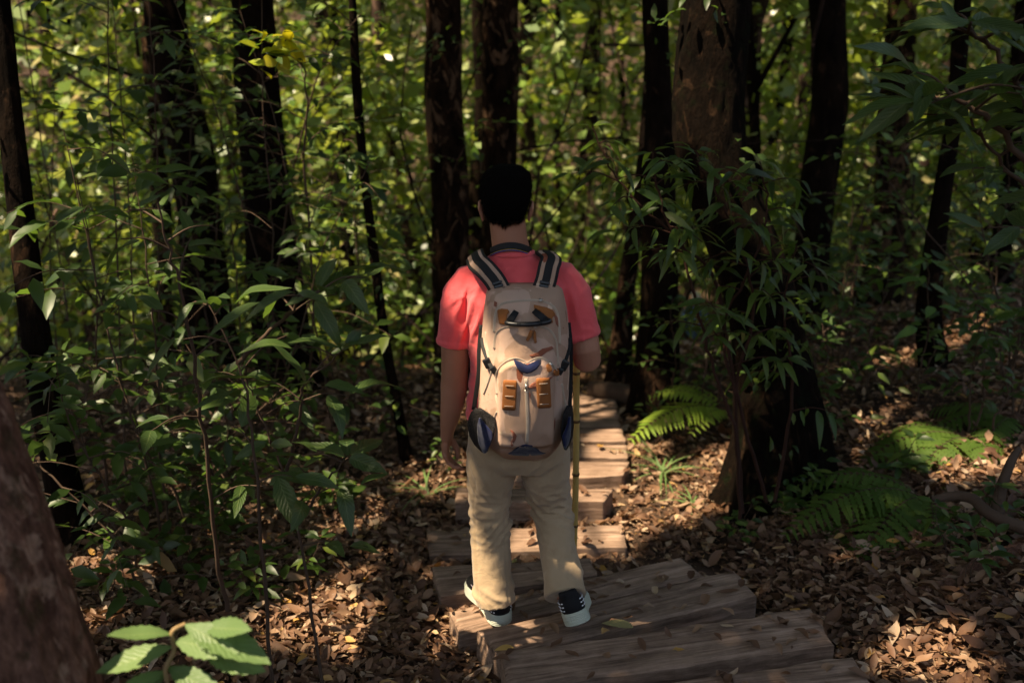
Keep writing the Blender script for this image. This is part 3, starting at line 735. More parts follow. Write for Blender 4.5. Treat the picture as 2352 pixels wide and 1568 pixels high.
# understory shrubs on the left, in front of the trunks
G1 = 'understory shrubs on the left'
data = [  # u2, Y, height(m), L, label
    (250, 4.2, 2.2, .11, 'tall dark shrub whose leaves hang right of the slim black trunk'),
    (330, 5.2, 2.9, .10, 'shrub reaching the top edge above the leftmost sapling'),
    (300, 3.9, 1.0, .09, 'low dark shrub behind the stem of the leftmost sapling'), (480, 4.6, .9, .08, 'low shrub in deep shade behind the two middle stems'),
    (520, 5.0, 2.0, .10, 'dim shrub behind the fork of the saplings'),
    (800, 6.2, 2.4, .08, 'light green shrub left of the bent thin trunk'),
    (120, 6.0, 3.2, .10, 'tall shrub filling the top left corner'),
    (900, 7.4, 2.3, .08, 'pale green shrub between the bent thin trunk and the left arm'),
    (610, 5.3, 3.4, .09, 'tall shrub with bright tips among the yellow leaves'),
    (440, 6.4, 3.0, .09, 'leafy shrub across the dark double-wide trunk')]
for k, (u, Y, h, L, lab) in enumerate(data):
    rng = np.random.default_rng(100 + k)
    x = (u * K2 - 512) / FPX * Y / cs; z = float(gz(x, Y))
    h2 = h * 1.0
    sts = [up_stem((x + rng.normal() * .12, Y + rng.normal() * .12, z), h2 * rng.uniform(.7, 1.05), (rng.normal() * .35, rng.normal() * .25), rng) for _ in range(3)]
    plant('understory_shrub', lab, 'shrub', sts, M['leaf_mid'], L * 1.2, L * .5, rng, ntw=11, twl=.62, per=8, group=G1, rad=.007, droop=.3, seg=3, t0=.15, up=.15)
# branch with yellow leaves
rng = np.random.default_rng(77)
P = [W(700, 1000, 5.4), W(720, 700, 5.3), W(700, 400, 5.2), W(705, 230, 5.1), W(680, 120, 5.0), W(610, 95, 4.95)]
e = plant('sapling', 'whippy sapling with a spray of glowing yellow leaves near the top left', 'sapling', [P], M['leaf_mid'], .1, .04, rng, ntw=12, twl=.4, per=6, rad=.008, seg=3, t0=.3)
O = np.array([tuple(W(u, v, 4.95)) for u, v in ((600, 95), (615, 90), (630, 100), (640, 88), (620, 118), (650, 100), (665, 110), (645, 130), (628, 135), (612, 150), (668, 95), (600, 160), (596, 110), (610, 80), (625, 84), (652, 82), (636, 112), (604, 132), (648, 118), (660, 126))])
V, F, UV = leafgeo(O, rdir(rng, len(O), .7), nrm(rng.normal(size=O.shape) * .4 + [-.3, -.5, .6]), .105, .055, .2, 4, .2)
mk('yellow_leaves', V, F, M['leaf_yellow'], e, uv=UV)
P = [W(600, 1050, 6.3), W(640, 600, 6.1), W(720, 200, 5.9), (W(830, 30, 5.6))]
plant('sapling', 'leaning sapling reaching the top edge left of the mottled trunk, with lit leaf tips', 'sapling', [P], M['leaf_mid'], .11, .045, rng, ntw=16, twl=.6, per=6, rad=.01, seg=3, t0=.2)

# climber round the thick trunk on the right
rng = np.random.default_rng(51)
sts = [st((1700, 1190, 4.05), (1690, 1000, 4.05), (1640, 850, 4.05), (1600, 700, 4.0), (1560, 560, 4.0), (1480, 480, 4.0), (1410, 400, 4.0), (1360, 290, 4.0)),
       st((1705, 1180, 4.1), (1690, 900, 4.1), (1730, 720, 4.05), (1700, 560, 4.0), (1640, 430, 4.0), (1600, 370, 4.0)),
       st((1760, 1150, 4.2), (1700, 940, 4.1), (1660, 760, 4.1), (1720, 620, 4.0), (1760, 480, 4.0), (1745, 370, 4.05)),
       st((1690, 900, 4.1), (1640, 640, 4.1), (1560, 560, 4.0), (1510, 440, 4.0), (1500, 350, 4.0)),
       st((1780, 1150, 4.2), (1820, 900, 4.2), (1800, 700, 4.2), (1830, 560, 4.2))]
plant('climbing_shrub', 'tangled reddish-stemmed climber with drooping lance leaves on the thickest trunk', 'climber', sts, M['leaf_mid'], .115, .03, rng, ntw=12, twl=.26, per=6, stem_mat=M['twig_red'], rad=.009, droop=.75, seg=5, t0=.32, up=.15, parts='keep')
# tendrils are part of it; more round leaves low on the trunk
sts = [up_stem(gp(1600, 1000), .95, (.1, .1), rng), up_stem(gp(1560, 940), .7, (-.1, 0), rng), up_stem(gp(1650, 960), .8, (.1, .1), rng)]
plant('understory_shrub', 'round-leaved bush lit on its left side, between the log and the thickest trunk', 'shrub', sts, M['leaf_mid'], .075, .04, rng, ntw=12, twl=.38, per=7, rad=.007, seg=3, t0=.2)
# overhanging branches on the right
rng = np.random.default_rng(61)
rb = Vector((2.9, 3.0, float(gz(2.9, 3.0))))
plant('understory_tree', 'dark overhanging branch of big leathery leaves entering from the right edge', 'small tree',
      [[rb, Vector((2.75, 3.05, 1.1))] + st((2520, 620, 3.1), (2400, 480, 3.1), (2290, 360, 3.1), (2230, 270, 3.1)), st((2480, 560, 3.1), (2330, 330, 3.0), (2200, 230, 3.0), (2110, 250, 3.0)), st((2500, 600, 3.1), (2380, 300, 3.1), (2290, 120, 3.1), (2200, 60, 3.1))],
      M['leaf_near'], .2, .058, rng, ntw=8, twl=.3, per=4, rad=.013, droop=.3, seg=7, t0=.35, spread=1.1, parts='keep')
G3 = 'dark understory shrubs across the right bank'
for k, (u, Y, h, lab) in enumerate([(1930, 6.3, 1.5, 'dark shrub in front of the black trunk right of the climber tree'), (2050, 7.2, 1.3, 'shrub at the foot of the flaky brown trunk'), (2250, 6.6, 1.2, 'shrub between the twisted trunk and the thin trunk at the right edge'),
                                   (2340, 5.2, 1.5, 'tall dim shrub at the right edge above the dark fern'), (1850, 8.5, 2.2, 'tall thin shrub right behind the climber tree'), (2130, 9.0, 2.0, 'pale green shrub beyond the twisted trunk'),
                                   (1990, 5.4, .9, 'knee-high shrub on the bank above the big fern'), (2380, 7.8, 2.2, 'leafy shrub cut off by the right edge')]):
    rng = np.random.default_rng(300 + k); x = (u * K2 - 512) / FPX * Y / cs; z = float(gz(x, Y))
    sts = [up_stem((x + rng.normal() * .12, Y + rng.normal() * .12, z), h * rng.uniform(.7, 1.05), (rng.normal() * .3, rng.normal() * .2), rng) for _ in range(3)]
    plant('understory_shrub', lab, 'shrub', sts, M['leaf_mid'], .10, .042, rng, ntw=10, twl=.5, per=6, group=G3, rad=.007, droop=.35, seg=3, t0=.15, up=.15)
G2 = 'small shrubs on the right bank'
data = [(2110, 800, 930, .9, .13, 'light green sapling with broad upright leaves in front of the twisted trunk', 2.4),
        (2295, 1050, 1010, .5, .10, 'little bare-stemmed plant with a rosette of dark leaves near the right edge', 2.5),
        (1935, 700, 900, 1.1, .10, 'thin shrub left of the flaky brown trunk', 2.6), (1880, 960, 1030, .75, .09, 'twiggy low shrub right beside the foot of the thickest trunk', 2.5),
        (2230, 900, 1000, .8, .09, 'dark shrub right of the twisted trunk', 2.5), (2330, 880, 960, 1.1, .09, 'dark bush at the right edge under the overhanging branch', 2.4)]
for k, (u, v, vb, h, L, lab, asp) in enumerate(data):
    rng = np.random.default_rng(200 + k); b = gp(u, vb)
    plant('understory_shrub', lab, 'shrub', [up_stem(b, h * rng.uniform(.8, 1), (rng.normal() * .1, 0), rng) for _ in range(1 if k < 2 else 2)], M['leaf_mid'] if k else leaf_mat('light_green_leaves', [(0, (.06, .15, .03)), (1, (.09, .19, .04))], tw=.35),
          L, L / asp, rng, ntw=9 if k > 1 else 5, twl=.25 if k > 1 else .08, per=5 if k > 1 else 2, group=G2, rad=.007, seg=4, t0=.45 if k < 2 else .2, droop=.4)

# herbs on the ground
rng = np.random.default_rng(71)
herbs = [(1860, 1180, .09, 'lowest herb on the forest floor left of the big fern'), (2230, 1350, .1, 'round-leaved seedling under the fallen branch'), (2170, 1290, .09, 'seedling with pale oval leaves beside the big fern'), (2290, 1240, .1, 'seedling at the right edge below the fallen branch'),
         (1780, 1200, .08, 'small toothed herb beside the foot of the climber'), (1690, 1255, .07, 'tiny dark herb nearest to the upper right step'), (330, 1180, .14, 'low herb between the leftmost sapling and the big brown trunk'), (760, 1180, .12, 'low bright herb on the leaves left of the walker'),
         (420, 1330, .12, 'pale-leaved herb at the foot of the leftmost sapling'), (560, 1400, .10, 'herb at the foot of the middle sapling'), (700, 1340, .08, 'small arched herb right of the middle sapling'), (1010, 1100, .07, 'leafy weed close to the dangling hand'), (480, 1250, .12, 'herb with narrow pale leaves behind the leftmost sapling'),
         (270, 1390, .1, 'herb touching the edge of the big brown trunk'), (1500, 1000, .08, 'weed beside the shaded part of the boardwalk'), (2080, 1120, .12, 'herb just above the big fern')]
for u, v, L, lab in herbs:
    b = gp(u, v); k = rng.integers(2, 4)
    plant('herb', lab, 'plant', [up_stem(b, rng.uniform(.12, .26), (rng.normal() * .06, rng.normal() * .05), rng, 3) for _ in range(k)], M['leaf_mid'], L * .8, L * .36, rng, ntw=4, twl=.07, per=2, group='herbs on the forest floor', rad=.003, seg=4, t0=.3, droop=.35)

# ferns
def fern(label, base, fronds, mat, rng, name='fern', parts=True):
    """fronds: (azimuth, length, rise, droop)"""
    e = empty(name, tuple(base), label, 'fern', 'ferns beside the path'); tl = []; O = []; D = []; N = []; Ls = []; Wd = []
    for az, ln, rise, dp in fronds:
        h = Vector((math.cos(az), math.sin(az), 0)); m = max(13, int(ln / .026)); P = []
        for i in range(m):
            t = i / (m - 1); P.append(Vector(base) + h * ln * t + Vector((0, 0, ln * (rise * t - dp * t * t))))
        tl.append((P, [.0028 * (1 - .8 * i / (m - 1)) for i in range(m)]))
        side = Vector((-h.y, h.x, 0))
        for i in range(3, m - 1):
            t = i / (m - 1); tan = (P[i + 1] - P[i]).normalized(); up = side.cross(tan) * -1
            if up.z < 0: up = -up
            pl = ln * .29 * (math.sin(math.pi * min(1, (t - .08) * 1.0) ** .75) ** .9 + .05) * (1.05 - .45 * t)
            for sg in (-1, 1):
                d = (side * sg * .92 + tan * .38).normalized()
                O.append(tuple(P[i])); D.append(tuple(d)); N.append(tuple(up)); Ls.append(pl + .004); Wd.append(max(.007, min(.026, pl * .26)))
    O = np.array(O); V, F, UV = leafgeo(O, np.array(D) + rng.normal(size=O.shape) * .05, np.array(N) + rng.normal(size=O.shape) * .08, np.array(Ls), np.array(Wd), .28, 15, .12, .3, .42)
    v, f = tubes(tl, 5); mk('stem', v, f, M['twig'], e); mk('fronds', V, F, mat, e)
    return e
rng = np.random.default_rng(81)
b = gp(2130, 1150); fern('large shaded fern on the right with arching lacy fronds', b, [(R(a), l, r_, d_) for a, l, r_, d_ in ((195, .74, .62, .75), (168, .6, .7, .7), (222, .72, .6, .95), (252, .62, .6, 1.0), (285, .45, .6, .9), (20, .4, .6, .8))], M['fern'], rng)
b = gp(2230, 1010); fern('fern half in the sun near the right edge, above the fallen branch', b, [(R(a), l, .5, .75) for a, l in ((188, .65), (218, .6), (150, .5), (335, .5), (265, .5))], M['fern'], rng)
b = gp(1985, 1200); fern('trailing fern low down, left of the large shaded fern', b, [(R(a), l, .35, .7) for a, l in ((205, .38), (245, .42), (285, .34))], M['fern'], rng)
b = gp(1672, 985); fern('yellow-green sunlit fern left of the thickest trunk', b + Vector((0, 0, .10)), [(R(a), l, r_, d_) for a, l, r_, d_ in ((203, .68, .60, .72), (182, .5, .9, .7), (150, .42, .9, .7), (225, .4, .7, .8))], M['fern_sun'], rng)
b = gp(2330, 960); fern('dark fern at the right edge behind the sunlit ones', b, [(R(a), .5, .5, .7) for a in (185, 225, 150)], M['fern'], rng)
# grass tufts
for (u, v, nb, h, lab) in ((1520, 1090, 26, .2, 'grass tuft with arching narrow blades beside the path'), (985, 1140, 16, .2, 'grass tuft near the dangling hand'), (1590, 1160, 14, .12, 'short grass tuft at the foot of the sunlit bank'), (60, 1420, 0, 0, '')):
    if not nb: continue
    b = gp(u, v); az = rng.uniform(0, 6.28, nb); O = np.array([tuple(b)] * nb) + rng.normal(size=(nb, 3)) * [.012, .012, 0]
    D = np.stack([np.cos(az), np.sin(az), rng.uniform(.6, 1.6, nb)], -1); N = np.stack([-np.cos(az), -np.sin(az), rng.uniform(.4, .8, nb)], -1)
    V, F, UV = leafgeo(O, D, N, rng.uniform(.7, 1.2, nb) * h * 1.3, .011, 1.0, 8, .3, .3)
    tag(mk('grass_tuft', V, F, M['leaf_pale'], uv=UV), lab, 'grass', 'grass tufts')
# fallen branch, sticks, roots on the right
P = curve(st((2140, 1148, 3.75), (2190, 1138, 3.75), (2235, 1145, 3.7), (2275, 1180, 3.62), (2360, 1215, 3.55), (2440, 1240, 3.5)), 5)
e = empty('fallen_branch', tuple(P[0]), 'crooked grey fallen branch lying on the litter at the right', 'branch')
V, F = tubes([(P, [.018 + .012 * i / len(P) for i in range(len(P))])], 12); mk('branch', V, F, M['twig'], e)
P = curve(st((2290, 1175, 3.66), (2300, 1120, 3.7), (2322, 1060, 3.75), (2340, 1030, 3.8)), 4)
V, F = tubes([(P, [.03, .027, .025, .023, .022, .021, .02, .019, .018, .017, .016, .015, .014][:len(P)])], 12); mk('side_branch', V, F, M['twig'], e)
P = [ground_hit(*p) + Vector((0, 0, .02)) for p in ((2060, 1400), (2150, 1365), (2250, 1310), (2352, 1270), (2430, 1235))]
P = curve(P, 5); V, F = tubes([(P, [.03 + .015 * i / len(P) for i in range(len(P))])], 12)
tag(mk('root', V, F, M['bark_brown']), 'thick half-buried root crossing the litter at the lower right', 'root')
for pts, r, lab in ((((2245, 1000 + 280), (2262, 1345)), .012, 'short stub of wood sticking up below the fallen branch'), (((2250, 1425), (2330, 1465)), .012, 'pale broken stick lying at the lower right edge'), (((1920, 1445), (1985, 1475)), .009, 'pale stick on the litter beside the lowest step'),
                    (((215, 1250), (300, 1330)), .012, 'dark stick beside the big brown trunk'), (((700, 1420), (640, 1568)), .006, 'thin twig on the litter at the lower left')):
    a, b = [gp(*p) for p in pts]; c = (a + b) / 2 + Vector((.01, 0, .03))
    V, F = tubes([(curve([a + Vector((0, 0, .012)), c, b + Vector((0, 0, .02))], 4), [r, r * 1.05, r, r * .95, r * .9, r * .85, r * .8, r * .75, r * .7])], 8)
    tag(mk('stick', V, F, M['twig']), lab, 'stick', 'sticks on the forest floor')

# ------------------------------------------------------------------ leaf litter
rng = np.random.default_rng(91)
def inpoly(x, y, poly, grow=0):
    c = np.zeros(len(x), bool); n = len(poly); cx = sum(p[0] for p in poly) / n; cy_ = sum(p[1] for p in poly) / n
    q = [((p[0] - cx) * (1 + grow) + cx, (p[1] - cy_) * (1 + grow) + cy_) for p in poly]
    for i in range(n):
        (x1, y1), (x2, y2) = q[i], q[(i + 1) % n]
        k = ((y1 > y) != (y2 > y)) & (x < (x2 - x1) * (y - y1) / (y2 - y1 + 1e-12) + x1); c ^= k
    return c
n1_, n2_ = 40000, 26000
x = np.concatenate([rng.uniform(-2.6, 2.9, n1_), rng.uniform(-6.5, 7.5, n2_), rng.uniform(-3, 4.4, 26000)]); y = np.concatenate([rng.uniform(1.3, 4.6, n1_), rng.uniform(4.0, 11.5, n2_), rng.uniform(4.3, 8, 26000)])
k = np.abs(x) < y * .62 + .5; x, y = x[k], y[k]
ontim = np.full(len(x), np.nan)
for poly, z in POLYS:
    k = inpoly(x, y, poly); ontim[k] = z
bare = fbm(np.stack([x * 1.3, y * 1.3, x * 0], -1), 55, 3) > .22
k = (np.isnan(ontim) & ~(bare & (rng.uniform(size=len(x)) < .72))) | (~np.isnan(ontim) & (rng.uniform(size=len(x)) < .06))
pathish = np.isnan(ontim) & (x > -.2) & (x < .95) & (y < 6.8); k &= ~(pathish & (rng.uniform(size=len(x)) < .25))
x, y, ontim = x[k], y[k], ontim[k]
z = np.where(np.isnan(ontim), gz(x, y) + rng.uniform(.004, .05, len(x)) * np.where((x > -.3) & (x < 1.3), .5, 1), ontim + .012)
O = np.stack([x, y, z], -1); az = rng.uniform(0, 6.28, len(x)); flat = ~np.isnan(ontim)
D = np.stack([np.cos(az), np.sin(az), np.where(flat, 0, rng.normal(size=len(x)) * .25)], -1)
N = nrm(rng.normal(size=O.shape) * np.where(flat, .08, .30)[:, None] + [0, 0, 1.])
# lift follows the slope
L = rng.uniform(.022, .075, len(x)) * np.where(rng.uniform(size=len(x)) < .07, 1.6, 1)
V, F, UV = leafgeo(O, D, N, L, L * rng.uniform(.35, .58, len(x)), rng.normal(size=len(x)) * .26, 4, .5, .47, 0, .07, rng)
tag(mk('leaf_litter', V, F, M['litter'], uv=UV), 'thick carpet of brown and orange fallen leaves', kind='stuff')
# crumbs and twigs between the leaves
n = 26000; x = rng.uniform(-2.4, 3, n); y = rng.uniform(1.5, 6, n); O = np.stack([x, y, gz(x, y) + rng.uniform(.012, .04, n)], -1)
V, F = quadleaf(O, rdir(rng, n, .2), nrm(rng.normal(size=O.shape) * .5 + [0, 0, 1]), rng.uniform(.012, .05, n), rng.uniform(.003, .014, n))
tag(mk('litter_crumbs', V, F, M['litter'], smooth=False), 'crumbs and bits of dead leaf between the fallen leaves', kind='stuff')
# a few single leaves that stand out on the timbers
for u, v, z, L, az, col, lab in ((1455, 1440, .075, .12, 160, (.34, .28, .12), 'long pale yellow leaf lying on the step below the trailing shoe'), (1100, 1362, .012, .06, 70, (.4, .2, .04), 'orange leaf on the step just left of the planted shoe'),
                                 (1235, 1375, .01, .06, 10, (.42, .24, .15), 'pinkish curled leaf between the two shoes'), (1180, 1485, .07, .07, 190, (.5, .3, .08), 'amber leaf on the sunlit step corner'), (1175, 1290, -.04, .05, 30, (.35, .33, .12), 'small pale leaf seen between the trouser legs')):
    p = G(u, v, z + .006); a = R(az)
    V, F, UV = leafgeo(np.array([tuple(p)]), np.array([[math.cos(a), math.sin(a), .05]]), np.array([[.1, -.1, 1.]]), L, L * .42, .12, 8, .3)
    tag(mk('fallen_leaf', V, F, leaf_mat('fallen_leaf', [(0, col), (1, col)], trans=(.3, .15, .03), tw=.12, rough=.6, vein=True), uv=UV), lab, 'leaf', 'single leaves lying on the steps')
# ------------------------------------------------------------------ the hiker
m = MT('skin'); n1 = m.noise(30, 4); n2 = m.noise(5, 3)
c = m.mix(m.ramp(n2, [(.35, (0, 0, 0)), (.7, (1, 1, 1))]), (.36, .155, .095), (.46, .215, .14))
sk = m.pbr(c, .48, .4, m.bump(n1, .15, .002)); m.p.inputs['Subsurface Weight'].default_value = .08
m.p.inputs['Subsurface Radius'].default_value = (.012, .005, .003)
M['skin'] = m.done(sk)
def cloth(name, col, col2, rough=.85, weave=900, ws=.12):
    m = MT(name); c = m.mix(m.ramp(m.noise(7, 3), [(.35, (0, 0, 0)), (.7, (1, 1, 1))]), col, col2)
    w = m.noise(weave, 2); b0 = m.bump(m.noise(17, 6, dist=.8, rough=.6), .45, .012); b = m.bump(w, ws, .0015); m.L(b0, b.node.inputs['Normal'])
    s_ = m.pbr(c, rough, .15, b, sheen=.25); return m.done(s_)
M['shirt'] = cloth('coral_cotton', (.84, .105, .115), (.88, .125, .135))
M['khaki'] = cloth('khaki_twill', (.40, .28, .17), (.46, .325, .205))
M['hairm'] = plain('black_hair', (.0035, .0028, .0025), .9, .03)
M['black_web'] = plain('black_webbing', (.010, .010, .011), .7, .3, bump=(300, .3))
M['black_plastic'] = plain('black_plastic', (.012, .012, .013), .35, .5)
M['black_mesh'] = plain('black_shoe_mesh', (.008, .008, .009), .75, .25, bump=(250, .5))
M['leather'] = plain('tan_leather', (.36, .13, .045), .8, .1, bump=(120, .25), var=.25)
M['metal'] = plain('zip_metal', (.6, .58, .54), .3, .5, metal=.9)
M['blue'] = cloth('navy_nylon', (.003, .007, .038), (.005, .010, .052), .9)
M['sole'] = plain('white_rubber', (.50, .53, .43), .6, .4, var=.12)
M['white'] = plain('reflective_white', (.8, .82, .85), .4, .5)
M['greytrim'] = plain('grey_trim', (.32, .29, .33), .5, .4)
M['zip'] = cloth('beige_zip_tape', (.46, .36, .28), (.50, .40, .31))
HP = Vector((-.02, 3.33, 0))
man = empty('person', (HP.x, HP.y, 0.0), 'man seen from behind in a coral T-shirt and khaki trousers stepping down a timber step', 'person')

# body: one skin from head to ankles
bp = []
bp.append(hloft([(1.497, -.02, 3.455, .026, .03, 2.2), (1.52, -.02, 3.445, .045, .058, 2.3), (1.56, -.02, 3.425, .06, .083, 2.3), (1.60, -.02, 3.41, .069, .094, 2.2), (1.64, -.02, 3.405, .074, .098, 2.1),
                 (1.68, -.02, 3.402, .071, .092, 2.1), (1.71, -.02, 3.40, .054, .07, 2), (1.725, -.02, 3.40, .02, .03, 2)]))
bp.append(tube([(.012, 3.42, 1.37), (.0, 3.405, 1.43), (-.008, 3.40, 1.48), (-.015, 3.402, 1.54), (-.02, 3.41, 1.60)], [(.066, .048), (.066, .060), (.063, .062), (.062, .066), (.062, .066)], 24))
# trapezius slopes
bp.append(tube([(-.10, 3.43, 1.355), (-.055, 3.42, 1.385), (0, 3.42, 1.405), (.06, 3.42, 1.39), (.11, 3.43, 1.36)], [.03, .033, .04, .033, .03], 16))
# nose, lips, brow, chin on the far side
bp.append(tube([(-.02, 3.502, 1.635), (-.02, 3.514, 1.60), (-.02, 3.522, 1.582)], [.006, .010, .013], 10))
bp.append(ball((-.02, 3.492, 1.552), .022, .010, .006)); bp.append(ball((-.02, 3.490, 1.54), .019, .010, .006)); bp.append(ball((-.02, 3.487, 1.648), .045, .012, .008))
# ears
for sx, x0, yo in ((-1, -.02 - .0735, 0), (1, -.02 + .0715, .0)):
    q = Quaternion((0, 1, 0), R(8) * sx)
    bp.append(ball((x0 + sx * .011, 3.392, 1.588), .008, .020, .033, q)); bp.append(tube([(x0 + sx * .012, 3.381, 1.572), (x0 + sx * .019, 3.372, 1.598), (x0 + sx * .019, 3.383, 1.618), (x0 + sx * .013, 3.40, 1.622)], [.0045, .005, .005, .0045], 8))
    bp.append(ball((x0 + sx * .007, 3.390, 1.560), .006, .009, .010))
# torso and legs inside the clothes
bp.append(hloft([(.70, .022, 3.41, .14, .10, 2.4), (.85, .022, 3.41, .155, .105, 2.4), (1.0, .022, 3.42, .14, .098, 2.4), (1.15, .022, 3.42, .155, .105, 2.4), (1.28, .022, 3.42, .175, .11, 2.4), (1.36, .022, 3.42, .17, .088, 2.3), (1.40, .02, 3.42, .10, .06, 2)]))
bp.append(tube([(-.07, 3.40, .76), (-.083, 3.41, .53), (-.083, 3.41, .42), (-.078, 3.395, .25), (-.066, 3.375, .09)], [.075, .06, .053, .05, .034], 16))
bp.append(tube([(.115, 3.40, .76), (.135, 3.43, .53), (.155, 3.445, .44), (.178, 3.32, .30), (.198, 3.20, .20)], [.075, .06, .053, .05, .034], 16))
# arms
LA = [(-.16, 3.43, 1.335), (-.19, 3.43, 1.24), (-.203, 3.43, 1.13), (-.206, 3.425, 1.04), (-.208, 3.425, .985), (-.212, 3.435, .93), (-.219, 3.45, .87), (-.232, 3.463, .80), (-.243, 3.475, .742), (-.246, 3.48, .715)]
bp.append(tube(LA, [.05, .055, .053, .050, .049, .050, .045, .036, (.026, .030), (.024, .03)], 20))
RA = [(.19, 3.42, 1.335), (.228, 3.415, 1.25), (.248, 3.405, 1.16), (.262, 3.395, 1.09), (.270, 3.40, 1.05), (.272, 3.45, 1.035), (.265, 3.52, 1.045), (.258, 3.60, 1.062), (.257, 3.635, 1.07)]
bp.append(tube(RA, [.05, .056, .056, .053, .050, .048, .042, .031, .029], 20))
# left hand: palm, four curled fingers, thumb
bp.append(tube([(-.246, 3.48, .722), (-.25, 3.485, .695), (-.252, 3.488, .663), (-.252, 3.49, .640)], [(.017, .026), (.016, .036), (.0155, .041), (.012, .040)], 18, sq=2.6))
for k, (yo, ln, cu) in enumerate(((-.036, .80, 1.15), (-.0135, .97, 1.05), (.0105, 1.03, .92), (.034, .95, .75))):
    y = 3.488 + yo; p0 = Vector((-.252, y, .656)); a = R(8); P = [p0]
    for seg_, da in ((.034, 14), (.026, 38), (.018, 30), (.012, 10)):
        a += R(da) * cu * .72; P.append(P[-1] + Vector((math.sin(a), yo * .15, -math.cos(a))) * seg_ * ln * 1.22)
    r0 = .0092 if k else .0082
    bp.append(tube(P, [r0 * 1.05, r0 * 1.0, r0 * .97, r0 * .9, r0 * .62], 12)); bp.append(ball(P[-1], r0 * .68, n=6)); bp.append(ball(P[1], r0 * 1.08, n=6))
P = [(-.243, 3.497, .706), (-.226, 3.505, .688), (-.211, 3.506, .662), (-.207, 3.502, .638), (-.2075, 3.499, .624)]
bp.append(tube(P, [.016, .0135, .0115, .0105, .007], 12)); bp.append(ball(P[-1], .0075, n=6))
# right hand closed round the stick at (.240, 3.69)
STK = Vector((.254, 3.69, 0))
bp.append(tube([(.258, 3.63, 1.068), (.266, 3.655, 1.072), (.276, 3.685, 1.072)], [(.028, .024), (.017, .036), (.013, .04)], 18, twist0=(1, 0, 0)))
for k in range(4):
    zc = 1.104 - k * .0225; P = []
    for a in (10, 60, 110, 160, 205 - 6 * abs(k - 1), 240 - 8 * abs(k - 1)):
        P.append((STK.x + math.cos(R(a)) * .0235, STK.y + math.sin(R(a)) * .0235, zc))
    bp.append(tube(P, [.0098, .0095, .0092, .009, .0085, .006], 12))
bp.append(tube([(.262, 3.650, 1.088), (.250, 3.660, 1.100), (.233, 3.672, 1.104), (.225, 3.693, 1.106)], [.015, .0115, .0105, .007], 12))
body = remeshed('body', bp, .0036, M['skin'], man, smooth=5)
for sx in (-1, 1):
    V, F = ball((-.02 + sx * .03, 3.487, 1.622), .012, n=8); mk('eye', V, F, M['white'], body)

# hair
def hd(co, no):
    d = fbm(co * [70, 70, 30], 3, 3) * .0035 + vnoise(co * [260, 260, 120], 9) * .0014
    return d
hp = [hloft([(1.562, -.021, 3.345, .052, .028, 2.3), (1.582, -.021, 3.352, .066, .042, 2.5), (1.605, -.0205, 3.362, .075, .062, 2.6), (1.632, -.021, 3.380, .083, .088, 2.6), (1.66, -.021, 3.393, .0885, .102, 2.5), (1.69, -.020, 3.40, .086, .102, 2.5), (1.715, -.018, 3.40, .076, .092, 2.4), (1.732, -.016, 3.40, .058, .072, 2.3), (1.743, -.014, 3.395, .03, .04, 2)]),
      tube([(-.024, 3.350, 1.585), (-.024, 3.338, 1.558), (-.027, 3.340, 1.540)], [(.034, .014), (.02, .010), (.003, .003)], 12),
      tube([(-.060, 3.358, 1.59), (-.055, 3.350, 1.565)], [(.02, .012), (.01, .008)], 10), tube([(.020, 3.358, 1.59), (.014, 3.350, 1.565)], [(.02, .012), (.01, .008)], 10),
      tube([(-.104, 3.41, 1.66), (-.099, 3.415, 1.63), (-.094, 3.42, 1.60)], [(.006, .02), (.006, .015), (.004, .008)], 10, twist0=(1, 0, 0)), tube([(.063, 3.41, 1.66), (.058, 3.415, 1.63), (.053, 3.42, 1.60)], [(.006, .02), (.006, .015), (.004, .008)], 10, twist0=(1, 0, 0))]
hair = remeshed('hair', hp, .004, M['hairm'], man, smooth=3, disp=hd)
rng = np.random.default_rng(4)
nv = len(hair.data.vertices); co = np.empty(nv * 3, np.float32); hair.data.vertices.foreach_get('co', co); co = co.reshape(-1, 3)
no = np.empty(nv * 3, np.float32); hair.data.vertices.foreach_get('normal', no); no = no.reshape(-1, 3)
pk = rng.integers(0, nv, 5200); pk = pk[co[pk, 1] < 3.47]
D = no[pk] * .55 + rng.normal(size=(len(pk), 3)) * .25 + [0, -.1, -.75]
V, F = quadleaf(co[pk] + no[pk] * .001, D, no[pk] + rng.normal(size=(len(pk), 3)) * .3, rng.uniform(.006, .016, len(pk)), .0011)
lo = np.where((co[:, 2] < 1.60) & (co[:, 1] < 3.42))[0]; pk2 = rng.choice(lo, 2600)
D2 = no[pk2] * .25 + rng.normal(size=(len(pk2), 3)) * .22 + [0, 0, -1]
V2, F2 = quadleaf(co[pk2], D2, no[pk2] + rng.normal(size=(len(pk2), 3)) * .3, rng.uniform(.008, .022, len(pk2)), .0009)
mk('hair_strands', np.concatenate([V, V2]), np.concatenate([F, F2 + len(V)]), M['hairm'], hair, smooth=False)

